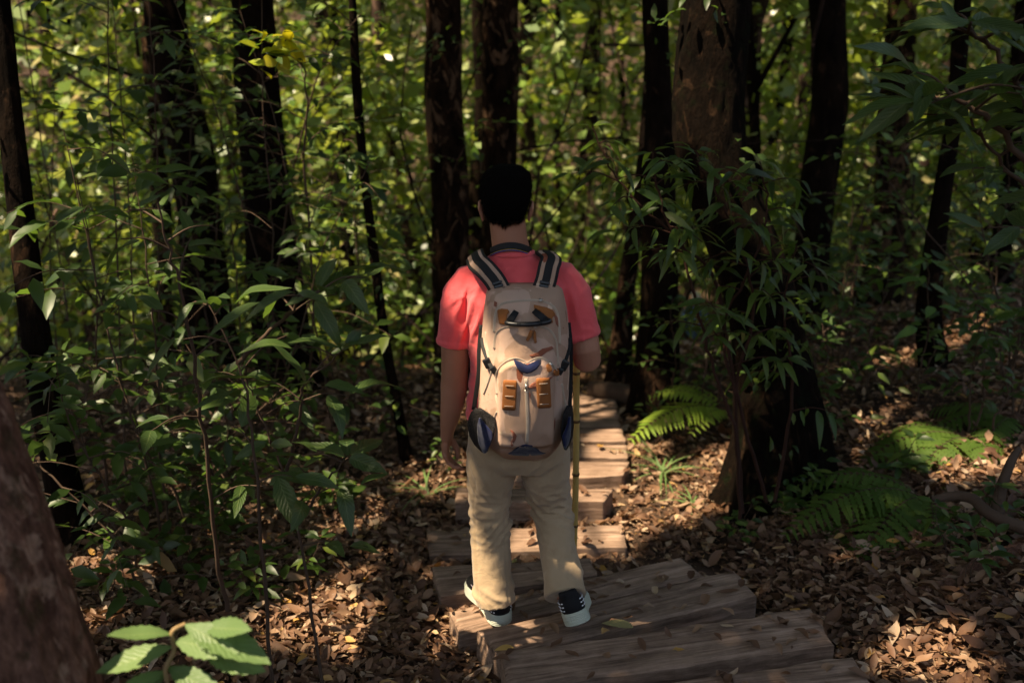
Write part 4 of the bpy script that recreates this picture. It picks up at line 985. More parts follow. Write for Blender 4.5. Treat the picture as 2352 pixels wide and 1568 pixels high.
# T-shirt
def fold(co, ang, freq, sharp=1.0, seed=0):
    a = co[:, 0] * math.cos(ang) + co[:, 2] * math.sin(ang); w = fbm(co * 6, seed, 2) * .05
    return (np.sin((a + w) * freq) * .5 + .5) ** sharp
def bell(v, c, w): return np.exp(-((v - c) / w) ** 2)
def sd(co, no):
    x, y, z = co[:, 0] - .02, co[:, 1], co[:, 2]
    d = fbm(co * [9, 9, 5], 31, 3) * .0045
    side = np.clip((np.abs(x) - .10) / .07, 0, 1) * (y < 3.45)
    # pulls running down from the straps towards the armpits
    f = fold(co * [np.ones(1)[0], 1, 1], 0, 1) * 0
    for sg in (-1, 1):
        a = (x * sg - .12) + (z - 1.20) * .38 + fbm(co * 7, 40 + sg, 2) * .02
        msk = bell(z, 1.21, .13) * np.clip((x * sg - .08) / .05, 0, 1) * np.clip((.235 - x * sg) / .04, 0, 1)
        d += .0095 * msk * (np.sin(a * 135) * .5 + .5) ** 1.8
    up = bell(z, 1.36, .05) * (y < 3.42)
    d += .0035 * np.clip(1 - np.abs(fbm(co * [6, 6, 9], 47, 3)) * 5, 0, 1) * (z < 1.33) * np.clip((np.abs(x) - .09) / .05, 0, 1)
    d += .004 * np.clip(1 - np.abs(fbm(co * [5, 5, 3.2] + 4, 48, 2)) * 6, 0, 1)
    d += up * .004 * (np.sin((z * 90 + np.abs(x) * 55)) * .5 + .5) ** 2
    d += .007 * bell(z, .93, .09) * (np.sin(z * 120 + fbm(co * 8, 44, 2) * 5) * .5 + .5)
    # stitched sleeve hems
    for sg, zc in ((-1, 1.122), (1, 1.155)):
        m_ = (x * sg > .12); d += np.where(m_, .0025 * np.clip((zc - z) / .004, 0, 1), 0)
    d += .0028 * np.exp(-((z - (1.418 + .0 * x)) / .009) ** 2) * (np.abs(x + .02) < .12) * 0
    return d
sp = [hloft([(.835, .025, 3.405, .186, .135, 2.5), (.90, .024, 3.41, .180, .128, 2.5), (.98, .022, 3.42, .170, .122, 2.5), (1.08, .022, 3.42, .172, .122, 2.5), (1.18, .022, 3.42, .182, .124, 2.5), (1.27, .023, 3.42, .192, .122, 2.5), (1.33, .024, 3.425, .192, .108, 2.5), (1.37, .026, 3.425, .168, .090, 2.4), (1.40, .02, 3.42, .125, .075, 2.3), (1.425, .01, 3.412, .088, .068, 2.1), (1.440, .003, 3.408, .072, .066, 2, -.12)]),
      tube([(-.09, 3.43, 1.36), (-.145, 3.43, 1.335), (-.180, 3.43, 1.275), (-.196, 3.43, 1.18), (-.2015, 3.43, 1.098)], [.045, .060, .068, .066, .066], 26),
      tube([(.10, 3.42, 1.375), (.172, 3.42, 1.352), (.212, 3.415, 1.288), (.234, 3.407, 1.21), (.249, 3.40, 1.138)], [.045, .060, .067, .066, .066], 26)]
shirt = remeshed('t_shirt', sp, .005, M['shirt'], man, smooth=7, disp=sd)
V, F = tube([Vector((.003 + .0735 * math.cos(a), 3.408 + .067 * math.sin(a), 1.437 - .12 * .067 * math.sin(a))) for a in np.linspace(0, 2 * math.pi, 41)], [(.0045, .011)] * 41, 10, cap=False, twist0=(1, 0, 0))
mk('collar', V, F, M['shirt'], shirt)

# trousers
def td(co, no):
    x, y, z = co.T; d = fbm(co * [11, 11, 7], 61, 3) * .004
    lf = (x < .035); 
    kz = np.where(lf, .42, .46)
    kn = bell(z, kz, .07)
    wz = fbm(co * [9, 9, 5], 63, 3)
    ph = np.where(lf, z - x * .9, z + x * .55) + wz * .045
    amp = np.clip(.55 + vnoise(co * [14, 14, 22], 64) * .9, 0, 1.2)
    d += .0125 * kn * amp * (np.sin(ph * 150) * .5 + .5) ** 2.2 * (.4 + .6 * (y < 3.44))
    d += .006 * bell(z, kz, .12) * (1 - np.abs(fbm(co * [12, 12, 30], 65, 2)) * 3).clip(-.3, 1)
    dr = bell(z, .60, .11) * np.clip((-.05 - x) / .06, 0, 1); d += .006 * dr * amp * (np.sin((z + x * 1.9 + wz * .05) * 85) * .5 + .5) ** 1.8
    dr = bell(z, .66, .07) * bell(np.abs(x - .03), .07, .05); d += .004 * dr * (np.sin((z - np.abs(x - .03) * .8 + wz * .05) * 110) * .5 + .5) ** 2
    cu = np.where(lf, bell(z, .12, .05), bell(z, .25, .045) * .7)
    d += .011 * cu * amp * (np.sin((z + x * .8 + wz * .05) * 85) * .5 + .5) ** 1.6
    d += .0045 * bell(z, .28, .13) * np.sin(x * 50 + z * 9 + wz * 5)
    # inner and outer leg seams
    xc = np.interp(z, [.05, .3, .5, .7], [-.064, -.082, -.085, -.07]); d -= .0022 * lf * np.exp(-((np.abs(x - xc) - .055) / .004) ** 2) * (z < .62)
    d -= .004 * bell(x, .03, .012) * (z > .62)      # centre seam
    return d
tp = [hloft([(.635, .024, 3.405, .165, .10, 2.6), (.68, .024, 3.40, .180, .122, 2.6), (.74, .023, 3.395, .186, .130, 2.5), (.80, .022, 3.40, .182, .125, 2.5), (.88, .022, 3.41, .168, .115, 2.5)]),
      tube([(-.068, 3.40, .76), (-.072, 3.40, .68), (-.076, 3.402, .62), (-.084, 3.41, .53), (-.086, 3.412, .45), (-.084, 3.41, .40), (-.082, 3.398, .30), (-.076, 3.385, .20), (-.068, 3.375, .13), (-.062, 3.370, .082)], [.092, .096, .094, .081, .074, .071, .070, .071, .0735, (.077, .080)], 30),
      tube([(.112, 3.40, .76), (.118, 3.40, .68), (.126, 3.412, .61), (.136, 3.435, .53), (.150, 3.455, .465), (.160, 3.435, .405), (.168, 3.375, .345), (.178, 3.305, .285), (.188, 3.245, .238), (.194, 3.206, .206)], [.092, .096, .092, .083, .075, .073, .071, .071, .072, (.075, .076)], 30)]
trs = remeshed('trousers', tp, .0052, M['khaki'], man, smooth=4, disp=td)

# shoes ------------------------------------------------------------
def shoe(heel, f, roll, side):
    f = Vector(f).normalized(); r0 = f.cross(Vector((0, 0, 1))).normalized(); u0 = r0.cross(f)
    a = R(roll); u = u0 * math.cos(a) - r0 * math.sin(a); r_ = r0 * math.cos(a) + u0 * math.sin(a)
    Tm = lambda p: Vector(heel) + (r_ * p[0] * 1.1 + f * p[1] + u * p[2]) * SC
    heel = Vector(heel); SC = 1.09
    yy = [0, .006, .02, .05, .10, .15, .20, .235, .265, .283, .292]; ww = [.0, .020, .034, .039, .036, .038, .045, .046, .039, .022, .0]
    n = 56
    def ring(z, sc_, y0, y1, bulge=0, sk=0):
        out = []
        for k in range(n):
            th = 2 * math.pi * k / n; y = .146 - .146 * math.cos(th); w = float(np.interp(y, yy, ww))
            # smoother ends
            w = float(np.interp(y, yy, ww)) if .01 < y < .28 else math.sqrt(max(0, (y if y < .1 else .292 - y) * .07))
            sg = 1 if th < math.pi else -1
            Y = y0 + (y1 - y0) * y / .292
            X = sg * (w * sc_ + bulge) * (1 if w > 0 else 0) + (.006 * side * math.sin(y * 12) * -1)
            out.append((X, Y - bulge * math.cos(th) * .8, z + sk * (Y - .1)))
        return out
    def build(rings):
        V = [Tm(p) for rg in rings for p in rg]; F = []
        for i in range(len(rings) - 1):
            for k in range(n): F.append((i * n + k, (i + 1) * n + k, (i + 1) * n + (k + 1) % n, i * n + (k + 1) % n))
        F.append(tuple(range(n))); F.append(tuple(range((len(rings) - 1) * n, len(rings) * n))[::-1]); return V, F
    Z0 = .004
    sr = [ring(-Z0, .86, .012, .27), ring(-Z0 + .004, 1.0, .002, .288)]
    for k in range(6):
        z = -Z0 + .006 + k * .0060; sr += [ring(z, 1.0, 0, .29, .0024), ring(z + .0026, 1.0, 0, .29, .0024), ring(z + .0036, .99, 0, .29, -.0002), ring(z + .0044, .99, 0, .29, -.0002)]
    sr += [ring(.0400, 1.0, .0, .29, .001), ring(.043, .95, .003, .287)]
    V, F = build(sr); sole = mk('sole', V, F, M['sole'], None)
    ur = [ring(.036, .93, .004, .284), ring(.052, .97, -.002, .280, .001), ring(.068, .92, -.002, .262), ring(.082, .84, .0, .225), ring(.096, .76, .003, .175), ring(.108, .72, .0, .14), ring(.114, .66, .006, .13)]
    V, F = build(ur); e = mk('shoe', V, F, M['black_mesh'], man)
    sole.parent = e
    # rows of small white windows round the heel, three rows each side
    for sg in (0, 1):
      Vs = []; Fs = []
      for row in range(3):
        z = .054 + row * .0125; ur_ = ring(z, .96, -.0015, .275, .0018)
        if True:
            for q in range(4):
                k = [4, 5.3, 6.6, 7.9][q] ; k = k if sg == 0 else n - k
                k0 = int(k) % n; fr = k - int(k); p = Vector(ur_[k0]).lerp(Vector(ur_[(k0 + 1) % n]), fr); nx = (Vector(ur_[(k0 + 1) % n]) - Vector(ur_[k0])).normalized()
                h = .0017; w = .0029 - .0003 * q
                out = Vector((nx.y, -nx.x, 0)) * -.0012
                if (p + out - Vector((0, .12, z))).length < (p - out - Vector((0, .12, z))).length: out = -out
                c4 = [p - nx * w + Vector((0, 0, -h)), p + nx * w + Vector((0, 0, -h)), p + nx * w + Vector((0, 0, h)), p - nx * w + Vector((0, 0, h))]
                o = len(Vs); Vs += [Tm(c_ + out) for c_ in c4] + [Tm(c_ - out) for c_ in c4]
                Fs += [(o, o + 1, o + 2, o + 3), (o + 4, o + 7, o + 6, o + 5), (o, o + 4, o + 5, o + 1), (o + 1, o + 5, o + 6, o + 2), (o + 2, o + 6, o + 7, o + 3), (o + 3, o + 7, o + 4, o)]
      mk('reflective_dots', Vs, Fs, M['white'], e, smooth=False)
    # curved grey swoosh-like stripe on both sides
    for sg in (-1, 1):
        P = []; rr = []
        for t in np.linspace(0, 1, 14):
            y = .045 + .15 * t; z = .088 - .040 * math.sin(t * 2.2) + .012 * t; w = float(np.interp(y, yy, ww)) * (.97 if z < .07 else .97 - (z - .07) * 6.0)
            P.append(Tm((sg * (w + .0015) + (-.006 * side * math.sin(y * 12)), y, z))); rr.append((.0016, .0012 + .0075 * math.sin(math.pi * min(1, t * 1.15)) * (1 - t * .3)))
        V, F = tube(P, rr, 8, twist0=r_); mk('side_stripe', V, F, M['greytrim'], e)
    return e
shoe((-.033, 3.318, .008), (-.40, .92, 0), 0, -1)
shoe((.240, 3.105, .150), (.05, .93, -.30), 20, 1)

# neck strap of a camera hanging in front
cs_ = empty('camera_strap', (0.0, 3.40, 1.46), 'black neck strap with a thin blue and yellow edge lying round the neck', 'strap')
Pn = []
for a in np.linspace(-200, 20, 48):
    Pn.append(Vector((-.004 + .071 * math.cos(R(a)), 3.400 + .072 * math.sin(R(a)), 1.466 - .014 * math.sin(R(a)) - .020 * math.cos(R(a)) ** 2 - .002 * max(0, a) - .002 * max(0, -180 - a))))
V, F = tube(Pn, [(.0022, .0115)] * len(Pn), 10, sq=4, twist0=(1, 0, 0)); mk('webbing', V, F, M['black_web'], cs_)
for dz, mt in ((-.0125, plain('yellow_edge', (.5, .33, .05), .7)), (-.0155, plain('blue_edge', (.02, .04, .3), .7))):
    V, F = tube([p + Vector((0, -.001, dz)) for p in Pn], [.0019] * len(Pn), 8); mk('edge_cord', V, F, mt, cs_)

# bamboo stick
rng = np.random.default_rng(12)
e = empty('walking_stick', (STK.x, STK.y, float(gz(STK.x, STK.y))), 'yellow bamboo walking stick held upright in the right hand', 'stick')
zs = np.arange(-.12, 1.19, .02); Q = []; rr = []
nodes = [.02, .24, .47, .70, .90, 1.08]
for z in zs:
    dn = min(abs(z - n_) for n_ in nodes); Q.append((STK.x + .004 * math.sin(z * 4), STK.y + .003 * math.cos(z * 5), z)); rr.append(.0128 + (.0024 if dn < .008 else 0) - (.0006 if .015 < dn < .035 else 0))
m = MT('bamboo'); c = m.mix(m.ramp(m.noise(6, 4, stretch=(1, 1, .3)), [(.3, (0, 0, 0)), (.7, (1, 1, 1))]), (.50, .31, .08), (.58, .40, .14)); M['bamboo'] = m.done(m.pbr(c, .45, .4))
V, F = tube(Q, rr, 18); mk('cane', V, F, M['bamboo'], e)
for n_ in nodes:
    V, F = tube([(STK.x + .004 * math.sin(n_ * 4), STK.y + .003 * math.cos(n_ * 5), n_ + d) for d in (-.006, 0, .006)], [.0143, .0160, .0143], 18); mk('node_ring', V, F, plain('bamboo_node', (.12, .065, .025), .7) if n_ == nodes[0] else bpy.data.materials['bamboo_node'], e)
# ------------------------------------------------------------------ backpack
m = MT('desert_camouflage')
n1 = m.noise(7.5, 2.5, dist=.6, stretch=(1, 1, .75)); n2 = m.noise(6, 2.5, dist=1.2, stretch=(1.3, 1, .55)); n3 = m.noise(10, 2, dist=.8)
c = m.ramp(n1, [(.50, (.56, .375, .29)), (.51, (.45, .29, .21))])
c = m.mix(m.ramp(n3, [(.66, (0, 0, 0)), (.67, (1, 1, 1))]), c, (.68, .50, .38))
c = m.mix(m.ramp(n2, [(.655, (0, 0, 0)), (.662, (1, 1, 1))]), c, (.27, .085, .05))
w = m.noise(420, 2); wr = m.noise(16, 4, stretch=(1.6, 1, .8))
M['camo'] = m.done(m.pbr(c, .95, .06, m.bump(m.mix(.35, wr, w, 'ADD'), .6, .008)))
M['camo_red'] = cloth('rust_patch', (.27, .085, .05), (.30, .10, .06))
m = MT('black_netting'); nn = m.noise(260, 1, rough=.2)
M['net'] = m.done(m.pbr(m.ramp(nn, [(.45, (.006, .006, .006)), (.6, (.035, .03, .03))]), .8, .2, m.bump(nn, .8, .003)))
pk = empty('backpack', (.035, 3.30, .78), 'sand camouflage backpack with orange leather tabs worn by the man', 'backpack')
YB = 3.305
rows = [(1052, 1150, 1262, .035), (1047, 1132, 1278, .075), (1038, 1112, 1290, .115), (1020, 1102, 1300, .150), (985, 1096, 1308, .172), (930, 1098, 1311, .182), (880, 1100, 1312, .185), (830, 1102, 1312, .182), (780, 1106, 1310, .172), (730, 1111, 1304, .155), (700, 1114, 1299, .140), (680, 1118, 1294, .115), (668, 1124, 1288, .085), (660, 1132, 1280, .052), (656, 1142, 1270, .022)]
zz_, cx_, hw_, dd_ = [], [], [], []
for v, a, b, dep in rows:
    Yr = YB - dep * .55 if v > 700 else YB - dep * .8
    A, B = W(a, v, Yr), W(b, v, Yr)
    z = W(1200, v, YB - dep).z
    zz_.append(z); cx_.append((A.x + B.x) / 2); hw_.append((B.x - A.x) / 2); dd_.append(dep)
# v -> z must rise; the top rows lean back so fix the order
zz_ = list(np.maximum.accumulate(np.array(zz_) + np.arange(len(zz_)) * 1e-4))
zf = np.linspace(zz_[0], zz_[-1], 110)
def smooth_tab(t):
    f = np.interp(zf, zz_, t); k = np.ones(5) / 5; g = np.convolve(np.pad(f, 2, mode='edge'), k, 'valid'); g[0] = f[0]; g[-1] = f[-1]; return g
CX, HW, DD = smooth_tab(cx_), smooth_tab(hw_), smooth_tab(dd_)
PX = 3.0
def sst(v): v = np.clip(v, 0, 1); return v * v * (3 - 2 * v)
H0 = W(1210, 850, 3.1)
zh = lambda v: W(1210, v, 3.10).z
XC = W(1210, 850, 3.1).x
def pocket(x, z):
    dx = np.abs(x - XC); arch = zh(826) - .9 * np.clip(dx - .045, 0, 1) ** 1.6 * 9 * .55 - .012 * np.exp(-(dx / .018) ** 2)
    m1 = sst((.103 - dx) / .016) * sst((arch - z) / .014) * sst((z - zh(1046)) / .03)
    arch2 = zh(752) - np.clip(dx - .055, 0, 1) ** 1.6 * 7
    m2 = sst((.101 - dx) / .012) * sst((arch2 - z) / .010)
    arch3 = zh(697) - np.clip(dx - .06, 0, 1) ** 1.6 * 7
    m3 = sst((.101 - dx) / .012) * sst((arch3 - z) / .008)
    return .024 * m1 + .008 * m2 + .005 * m3
def front(x, z):
    x = np.asarray(x, float); z = np.asarray(z, float)
    cx, hw, dp = np.interp(z, zf, CX), np.interp(z, zf, HW), np.interp(z, zf, DD)
    xi = np.clip(np.abs(x - cx) / hw, 0, 1)
    base = YB - dp * (1 - xi ** PX) ** (1 / 2.2)
    p = np.stack([x.ravel() * 12, base.ravel() * 0, z.ravel() * 7], -1)
    wr = (fbm(p, 71, 3) * .0065 + vnoise(p * [2.4, 1, .9] + 9, 5) * .0022 + .0045 * np.clip(1 - np.abs(fbm(p * [.6, 1, .35] + 3, 72, 2)) * 7, 0, 1)).reshape(x.shape) * (1 - xi ** 4)
    # sag folds towards the bottom corners
    fb = .006 * np.exp(-((z - zh(1005)) / .035) ** 2) * np.sin((x - XC) * 55 + (z * 40)) * np.clip((np.abs(x - XC) - .03) * 20, 0, 1) * (1 - xi ** 4)
    return base - (pocket(x, z) * (1 - xi ** 6)) - wr - fb
n = 180; V = []; F = []
for i, z in enumerate(zf):
    th = 2 * np.pi * np.arange(n) / n; c_ = np.cos(th); s_ = np.sin(th)
    x = CX[i] + HW[i] * np.sign(c_) * np.abs(c_) ** (2 / PX)
    yf = front(x, np.full(n, z)); yb = YB + .018 * np.abs(s_) ** .6
    y = np.where(s_ < 0, yf, yb); V += list(np.stack([x, y, np.full(n, z)], -1))
for i in range(len(zf) - 1):
    for k in range(n):
        k2 = (k + 1) % n; F.append((i * n + k, i * n + k2, (i + 1) * n + k2, (i + 1) * n + k))
F.append(tuple(range(n))[::-1]); F.append(tuple(range((len(zf) - 1) * n, len(zf) * n)))
mk('main_bag', V, F, M['camo'], pk)
def on(u2, v2, off=.003):
    Y = 3.12
    for _ in range(9):
        p = W(u2, v2, Y); Y = Y * .3 + .7 * float(front(p.x, min(max(p.z, zf[0]), zf[-1])))
    return W(u2, v2, Y - off)
def line(pts, off=.003, m=6):
    """smooth path on the pack front through photo points"""
    P = [Vector((u, v, 0)) for u, v in pts]; Q = curve(P, m) if len(P) > 2 else [P[0].lerp(P[1], t / m) for t in range(m + 1)]
    return [on(q.x, q.y, off) for q in Q]
def band(name, pts, w, mat, off=.003, th=.003, parent=None, m=6, sq=4):
    P = line(pts, off, m); t = (P[1] - P[0]).normalized(); ref = t.cross(Vector((0, -1, 0)))
    V, F = tube(P, [(w / 2, th / 2)] * len(P), 12, sq=sq, twist0=ref); return mk(name, V, F, mat, parent or pk)
def patch(name, poly, mat, off=.003, th=.003, parent=None, inner=5, fn=None):
    fn = fn or on
    c = (sum(p[0] for p in poly) / len(poly), sum(p[1] for p in poly) / len(poly)); n = len(poly); V = [fn(c[0], c[1], off)]; F = []
    for k in range(1, inner + 1):
        f = k / inner
        for p in poly: V.append(fn(c[0] + (p[0] - c[0]) * f, c[1] + (p[1] - c[1]) * f, off))
    for j in range(n):
        F.append((0, 1 + (j + 1) % n, 1 + j))
        for k in range(inner - 1):
            a = 1 + k * n; F.append((a + j, a + (j + 1) % n, a + n + (j + 1) % n, a + n + j))
    nv = len(V); V += [v + Vector((0, th + off * .6, 0)) for v in V[nv - n:]]
    for j in range(n): F.append((nv - n + j, nv - n + (j + 1) % n, nv + (j + 1) % n, nv + j))
    ob = mk(name, V, F, mat, parent or pk)
    return ob
def rrect(c, w, h, rot=0, r=3, k=3):
    out = []
    for sx, sy, a0 in ((1, 1, 0), (-1, 1, 90), (-1, -1, 180), (1, -1, 270)):
        for i in range(k + 1):
            a = R(a0 + 90 * i / k); out.append((sx * (w / 2 - r) + r * math.cos(a), sy * (h / 2 - r) + r * math.sin(a)))
    o2 = []
    for i in range(len(out)):                          # extra points along the straight sides
        a, b = out[i], out[(i + 1) % len(out)]; d = math.hypot(b[0] - a[0], b[1] - a[1]); kk = max(1, int(d / 8))
        for q in range(kk): o2.append((a[0] + (b[0] - a[0]) * q / kk, a[1] + (b[1] - a[1]) * q / kk))
    cr, sr = math.cos(R(rot)), math.sin(R(rot))
    return [(c[0] + x * cr - y * sr, c[1] + x * sr + y * cr) for x, y in o2]
# zips
band('zip', [(1136, 762), (1137, 735), (1142, 712), (1156, 697), (1185, 692), (1215, 690), (1245, 692), (1268, 702), (1280, 722), (1284, 760), (1285, 790)], .012, M['zip'], .0012, .003)
band('zip', [(1136, 800), (1137, 780), (1143, 763), (1160, 753), (1190, 749), (1235, 749), (1262, 758), (1275, 778), (1279, 805), (1282, 840)], .011, M['zip'], .0012, .003)
band('zip', [(1143, 905), (1141, 870), (1146, 848), (1160, 833), (1182, 824), (1200, 828), (1211, 834), (1222, 828), (1240, 822), (1262, 832), (1276, 850), (1281, 872)], .012, M['zip'], .0015, .003, m=8)
band('zip', [(1208, 868), (1210, 920), (1212, 975), (1210, 1018)], .011, M['zip'], .0015, .003)
band('zip', [(1180, 1600 / 1), (1180, 1601)], .001, M['zip']) if False else None
band('side_zip', [(1164, 875), (1150, 910)], .010, M['zip'], .0015, .003) if False else None
for pts in ([(1127, 835), (1118, 800), (1116, 760)], [(1112, 905), (1122, 878), (1132, 845)], [(1142, 945), (1133, 965), (1128, 985)]):
    band('side_zip', pts, .009, M['zip'], .0015, .003)
band('side_zip', [(1290, 880), (1296, 920), (1302, 950)], .010, M['zip'], .0015, .003)
# blue corners of the heart pocket and of the bottom
poly = [(1180, 826), (1192, 829), (1203, 834), (1211, 838), (1219, 834), (1231, 828), (1243, 824), (1241, 836), (1233, 847), (1222, 854), (1210, 857), (1198, 854), (1188, 845), (1183, 835)]
patch('blue_panel', poly, M['blue'], .004, .003)
poly = [(1166, 1041), (1178, 1034), (1188, 1026), (1198, 1022), (1210, 1020), (1222, 1022), (1232, 1028), (1240, 1036), (1254, 1040), (1240, 1044), (1210, 1046), (1180, 1045)]
patch('blue_panel', poly, M['blue'], .004, .003)
# rust patches that stand out
for poly in ([(1172, 985), (1180, 990), (1187, 1000), (1184, 1010), (1178, 1018), (1180, 1030), (1172, 1026), (1174, 1012), (1178, 1002)],
             [(1213, 888), (1222, 880), (1238, 872), (1260, 866), (1272, 862), (1262, 873), (1244, 884), (1230, 890), (1216, 893)],
             [(1216, 815), (1232, 810), (1246, 800), (1268, 794), (1272, 800), (1256, 808), (1244, 817), (1222, 820)],
             [(1272, 720), (1280, 726), (1286, 742), (1284, 752), (1277, 742)], [(1135, 690), (1142, 694), (1140, 704), (1134, 702)]):
    patch('rust_patch', poly, M['camo_red'], .0022, .002, inner=3)
# leather lash tabs
for c, rot in (((1170, 907), 3), ((1249, 902), -3)):
    t = patch('leather_tab', rrect(c, 32, 68, rot, 4), M['leather'], .005, .0025)
    for dy in (-22, 2, 25):
        cr, sr = math.cos(R(rot)), math.sin(R(rot)); cx0, cy0 = c[0] - dy * sr, c[1] + dy * cr
        P = [on(cx0 + q * 10 * cr, cy0 + q * 10 * sr, .0072) for q in (-1, -.3, .3, 1)]
        V, F = tube(P, [.0011] * 4, 8); mk('slit', V, F, M['zip'], t)
# handle on leather mounts
patch('handle_mount', [(1142, 712), (1152, 709), (1166, 710), (1170, 716), (1165, 722), (1164, 732), (1168, 744), (1158, 745), (1147, 743), (1144, 730)], M['leather'], .006, .005)
patch('handle_mount', [(1226, 700), (1238, 702), (1256, 706), (1270, 712), (1276, 722), (1268, 730), (1270, 740), (1256, 742), (1252, 728), (1240, 716), (1228, 716)], M['leather'], .006, .005)
hd_ = [on(1168, 735, .014), on(1165, 741, .03), on(1185, 744, .036), on(1213, 744, .038), on(1240, 742, .036), on(1261, 737, .03), on(1257, 731, .014)]
h = None
V, F = tube(curve(hd_, 6), [.006] * 4 + [.0085] * 29 + [.006] * 4, 14); h = mk('handle', V, F, M['black_plastic'], pk)
for a, b in (((1170, 738), (1186, 714)), ((1254, 735), (1226, 712))):
    P = [on(*a, .022), on((a[0] + b[0]) / 2, (a[1] + b[1]) / 2, .014), on(*b, .006)]
    V, F = tube(P, [(.0125, .0025), (.0115, .0025), (.010, .002)], 10, sq=4, twist0=(1, 0, 0)); mk('handle_strap', V, F, M['black_web'], pk)
for u in (1188, 1192, 1196, 1236, 1240, 1244):
    a = on(u, 743, .0455); V, F = box(a, .0022, .003, .010); mk('grip_ridge', V, F, M['black_web'], h, smooth=False)
# zip pulls
for (u, v, uu, vv, w, l) in ((1240, 692, 1243, 686, .006, .02), (1226, 752, 1231, 748, .006, .016), (1262, 832, 1268, 840, .006, .02), (1208, 880, 1209, 896, .005, .022)):
    P = [on(u, v, .008), on((u + uu) / 2, (v + vv) / 2, .012), on(uu, vv, .008)]
    V, F = tube(P, [.0035, .005, .0035], 10); sl_ = mk('zip_slider', V, F, M['metal'], pk)
    V, F = tube([on(uu - 4, vv - 1, .011), on(uu, vv + 4, .013), on(uu + 5, vv + 2, .011)], [.0018] * 3, 8); mk('ring', V, F, M['metal'], sl_)
patch('leather_pull', [(1218, 758), (1224, 760), (1221, 772), (1213, 783), (1208, 781), (1213, 770)], M['leather'], .012, .004)
patch('leather_pull', [(1226, 758), (1231, 764), (1233, 786), (1228, 788), (1225, 775)], M['leather'], .012, .004)
patch('leather_pull', rrect((1262, 845), 13, 17, -8, 5), M['leather'], .014, .005)
patch('leather_pull', rrect((1279, 855), 14, 15, 20, 6), M['leather'], .014, .005)
# compression straps and buckles
def bbox(name, c, sx, sy, sz, rz, mat, parent=None):
    V, F = box(c, sx, sy, sz, Quaternion((0, 1, 0), rz)); o = mk(name, V, F, mat, parent or pk, smooth=False)
    b = o.modifiers.new('b', 'BEVEL'); b.width = min(sx, sy, sz) * .25; b.segments = 2; return o
band('compression_strap', [(1108, 775), (1112, 800), (1124, 830), (1138, 856)], .018, M['black_web'], .005, .004)
band('compression_strap', [(1306, 775), (1305, 800), (1296, 830), (1284, 858)], .018, M['black_web'], .005, .004)
bbox('buckle', on(1120, 833, .012), .026, .014, .034, R(-25), M['black_plastic']); bbox('buckle', on(1134, 848, .012), .020, .012, .024, R(-35), M['black_plastic'])
bbox('buckle', on(1296, 838, .012), .026, .014, .036, R(28), M['black_plastic']); bbox('buckle', on(1287, 852, .012), .018, .012, .022, R(30), M['black_plastic'])
def side(pts, w, name='side_strap', mat=None, th=.004):
    P = [W(u, v, Y) for u, v, Y in pts]; V, F = tube(curve(P, 5), [(w / 2, th / 2)] * (5 * (len(P) - 1) + 1), 10, sq=4, twist0=(1, 0, 0)); return mk(name, V, F, mat or M['black_web'], pk)
side([(1106, 745, 3.28), (1101, 800, 3.26), (1100, 850, 3.25), (1094, 900, 3.25), (1088, 940, 3.25)], .016)
side([(1306, 740, 3.26), (1311, 790, 3.25), (1311, 850, 3.25), (1309, 930, 3.24), (1311, 990, 3.24)], .014)
# side pockets: dark netting above, blue cloth below
def pocketside(sg, us):
    V = []; F = []; n = 18
    for j, (v, ua, ub, Y0, Y1) in enumerate(us):
        for i in range(n):
            t = i / (n - 1); a = t * math.pi
            x0 = W(ua, v, Y0); x1 = W(ub, v, Y1)
            p = x0.lerp(x1, t); p.x += sg * .0; V.append(p + Vector((0, -.010 * math.sin(a), 0)))
    for j in range(len(us) - 1):
        for i in range(n - 1): F.append((j * n + i, j * n + i + 1, (j + 1) * n + i + 1, (j + 1) * n + i))
    return V, F
def solid(V, F, th):
    return V, F
Lp = [(935, 1094, 1102, 3.24, 3.19), (945, 1083, 1118, 3.26, 3.165), (958, 1077, 1136, 3.27, 3.145), (975, 1074, 1139, 3.27, 3.14), (1000, 1079, 1133, 3.27, 3.145), (1020, 1090, 1126, 3.26, 3.15), (1036, 1106, 1119, 3.24, 3.17)]
V, F = pocketside(-1, Lp); o = mk('side_pocket', V, F, M['net'], pk); md = o.modifiers.new('s', 'SOLIDIFY'); md.thickness = .003; md.offset = 0
Lb = [(958, 1101, 1104, 3.205, 3.195), (975, 1097, 1117, 3.21, 3.165), (990, 1097, 1130, 3.21, 3.138), (1005, 1098, 1131, 3.21, 3.138), (1020, 1101, 1126, 3.205, 3.142), (1037, 1109, 1118, 3.19, 3.165)]
V, F = pocketside(-1, [(a, b, c_, d - .012, e_ - .010) for a, b, c_, d, e_ in Lb]); o2 = mk('blue_base', V, F, M['blue'], o); md = o2.modifiers.new('s', 'SOLIDIFY'); md.thickness = .003; md.offset = 0
Rp = [(930, 1303, 1314, 3.17, 3.23), (950, 1294, 1316, 3.155, 3.24), (975, 1290, 1317, 3.145, 3.25), (1000, 1289, 1315, 3.145, 3.25), (1020, 1293, 1308, 3.15, 3.24), (1030, 1296, 1302, 3.16, 3.22)]
V, F = pocketside(1, [(a, b, c_, d - .01, e_ - .004) for a, b, c_, d, e_ in Rp]); o = mk('side_pocket', V, F, M['net'], pk); md = o.modifiers.new('s', 'SOLIDIFY'); md.thickness = .003; md.offset = 0
Rb = [(955, 1306, 1311, 3.14, 3.17), (975, 1302, 1311, 3.14, 3.19), (1000, 1291, 1310, 3.13, 3.19), (1018, 1294, 1305, 3.135, 3.18), (1026, 1296, 1300, 3.14, 3.17)]
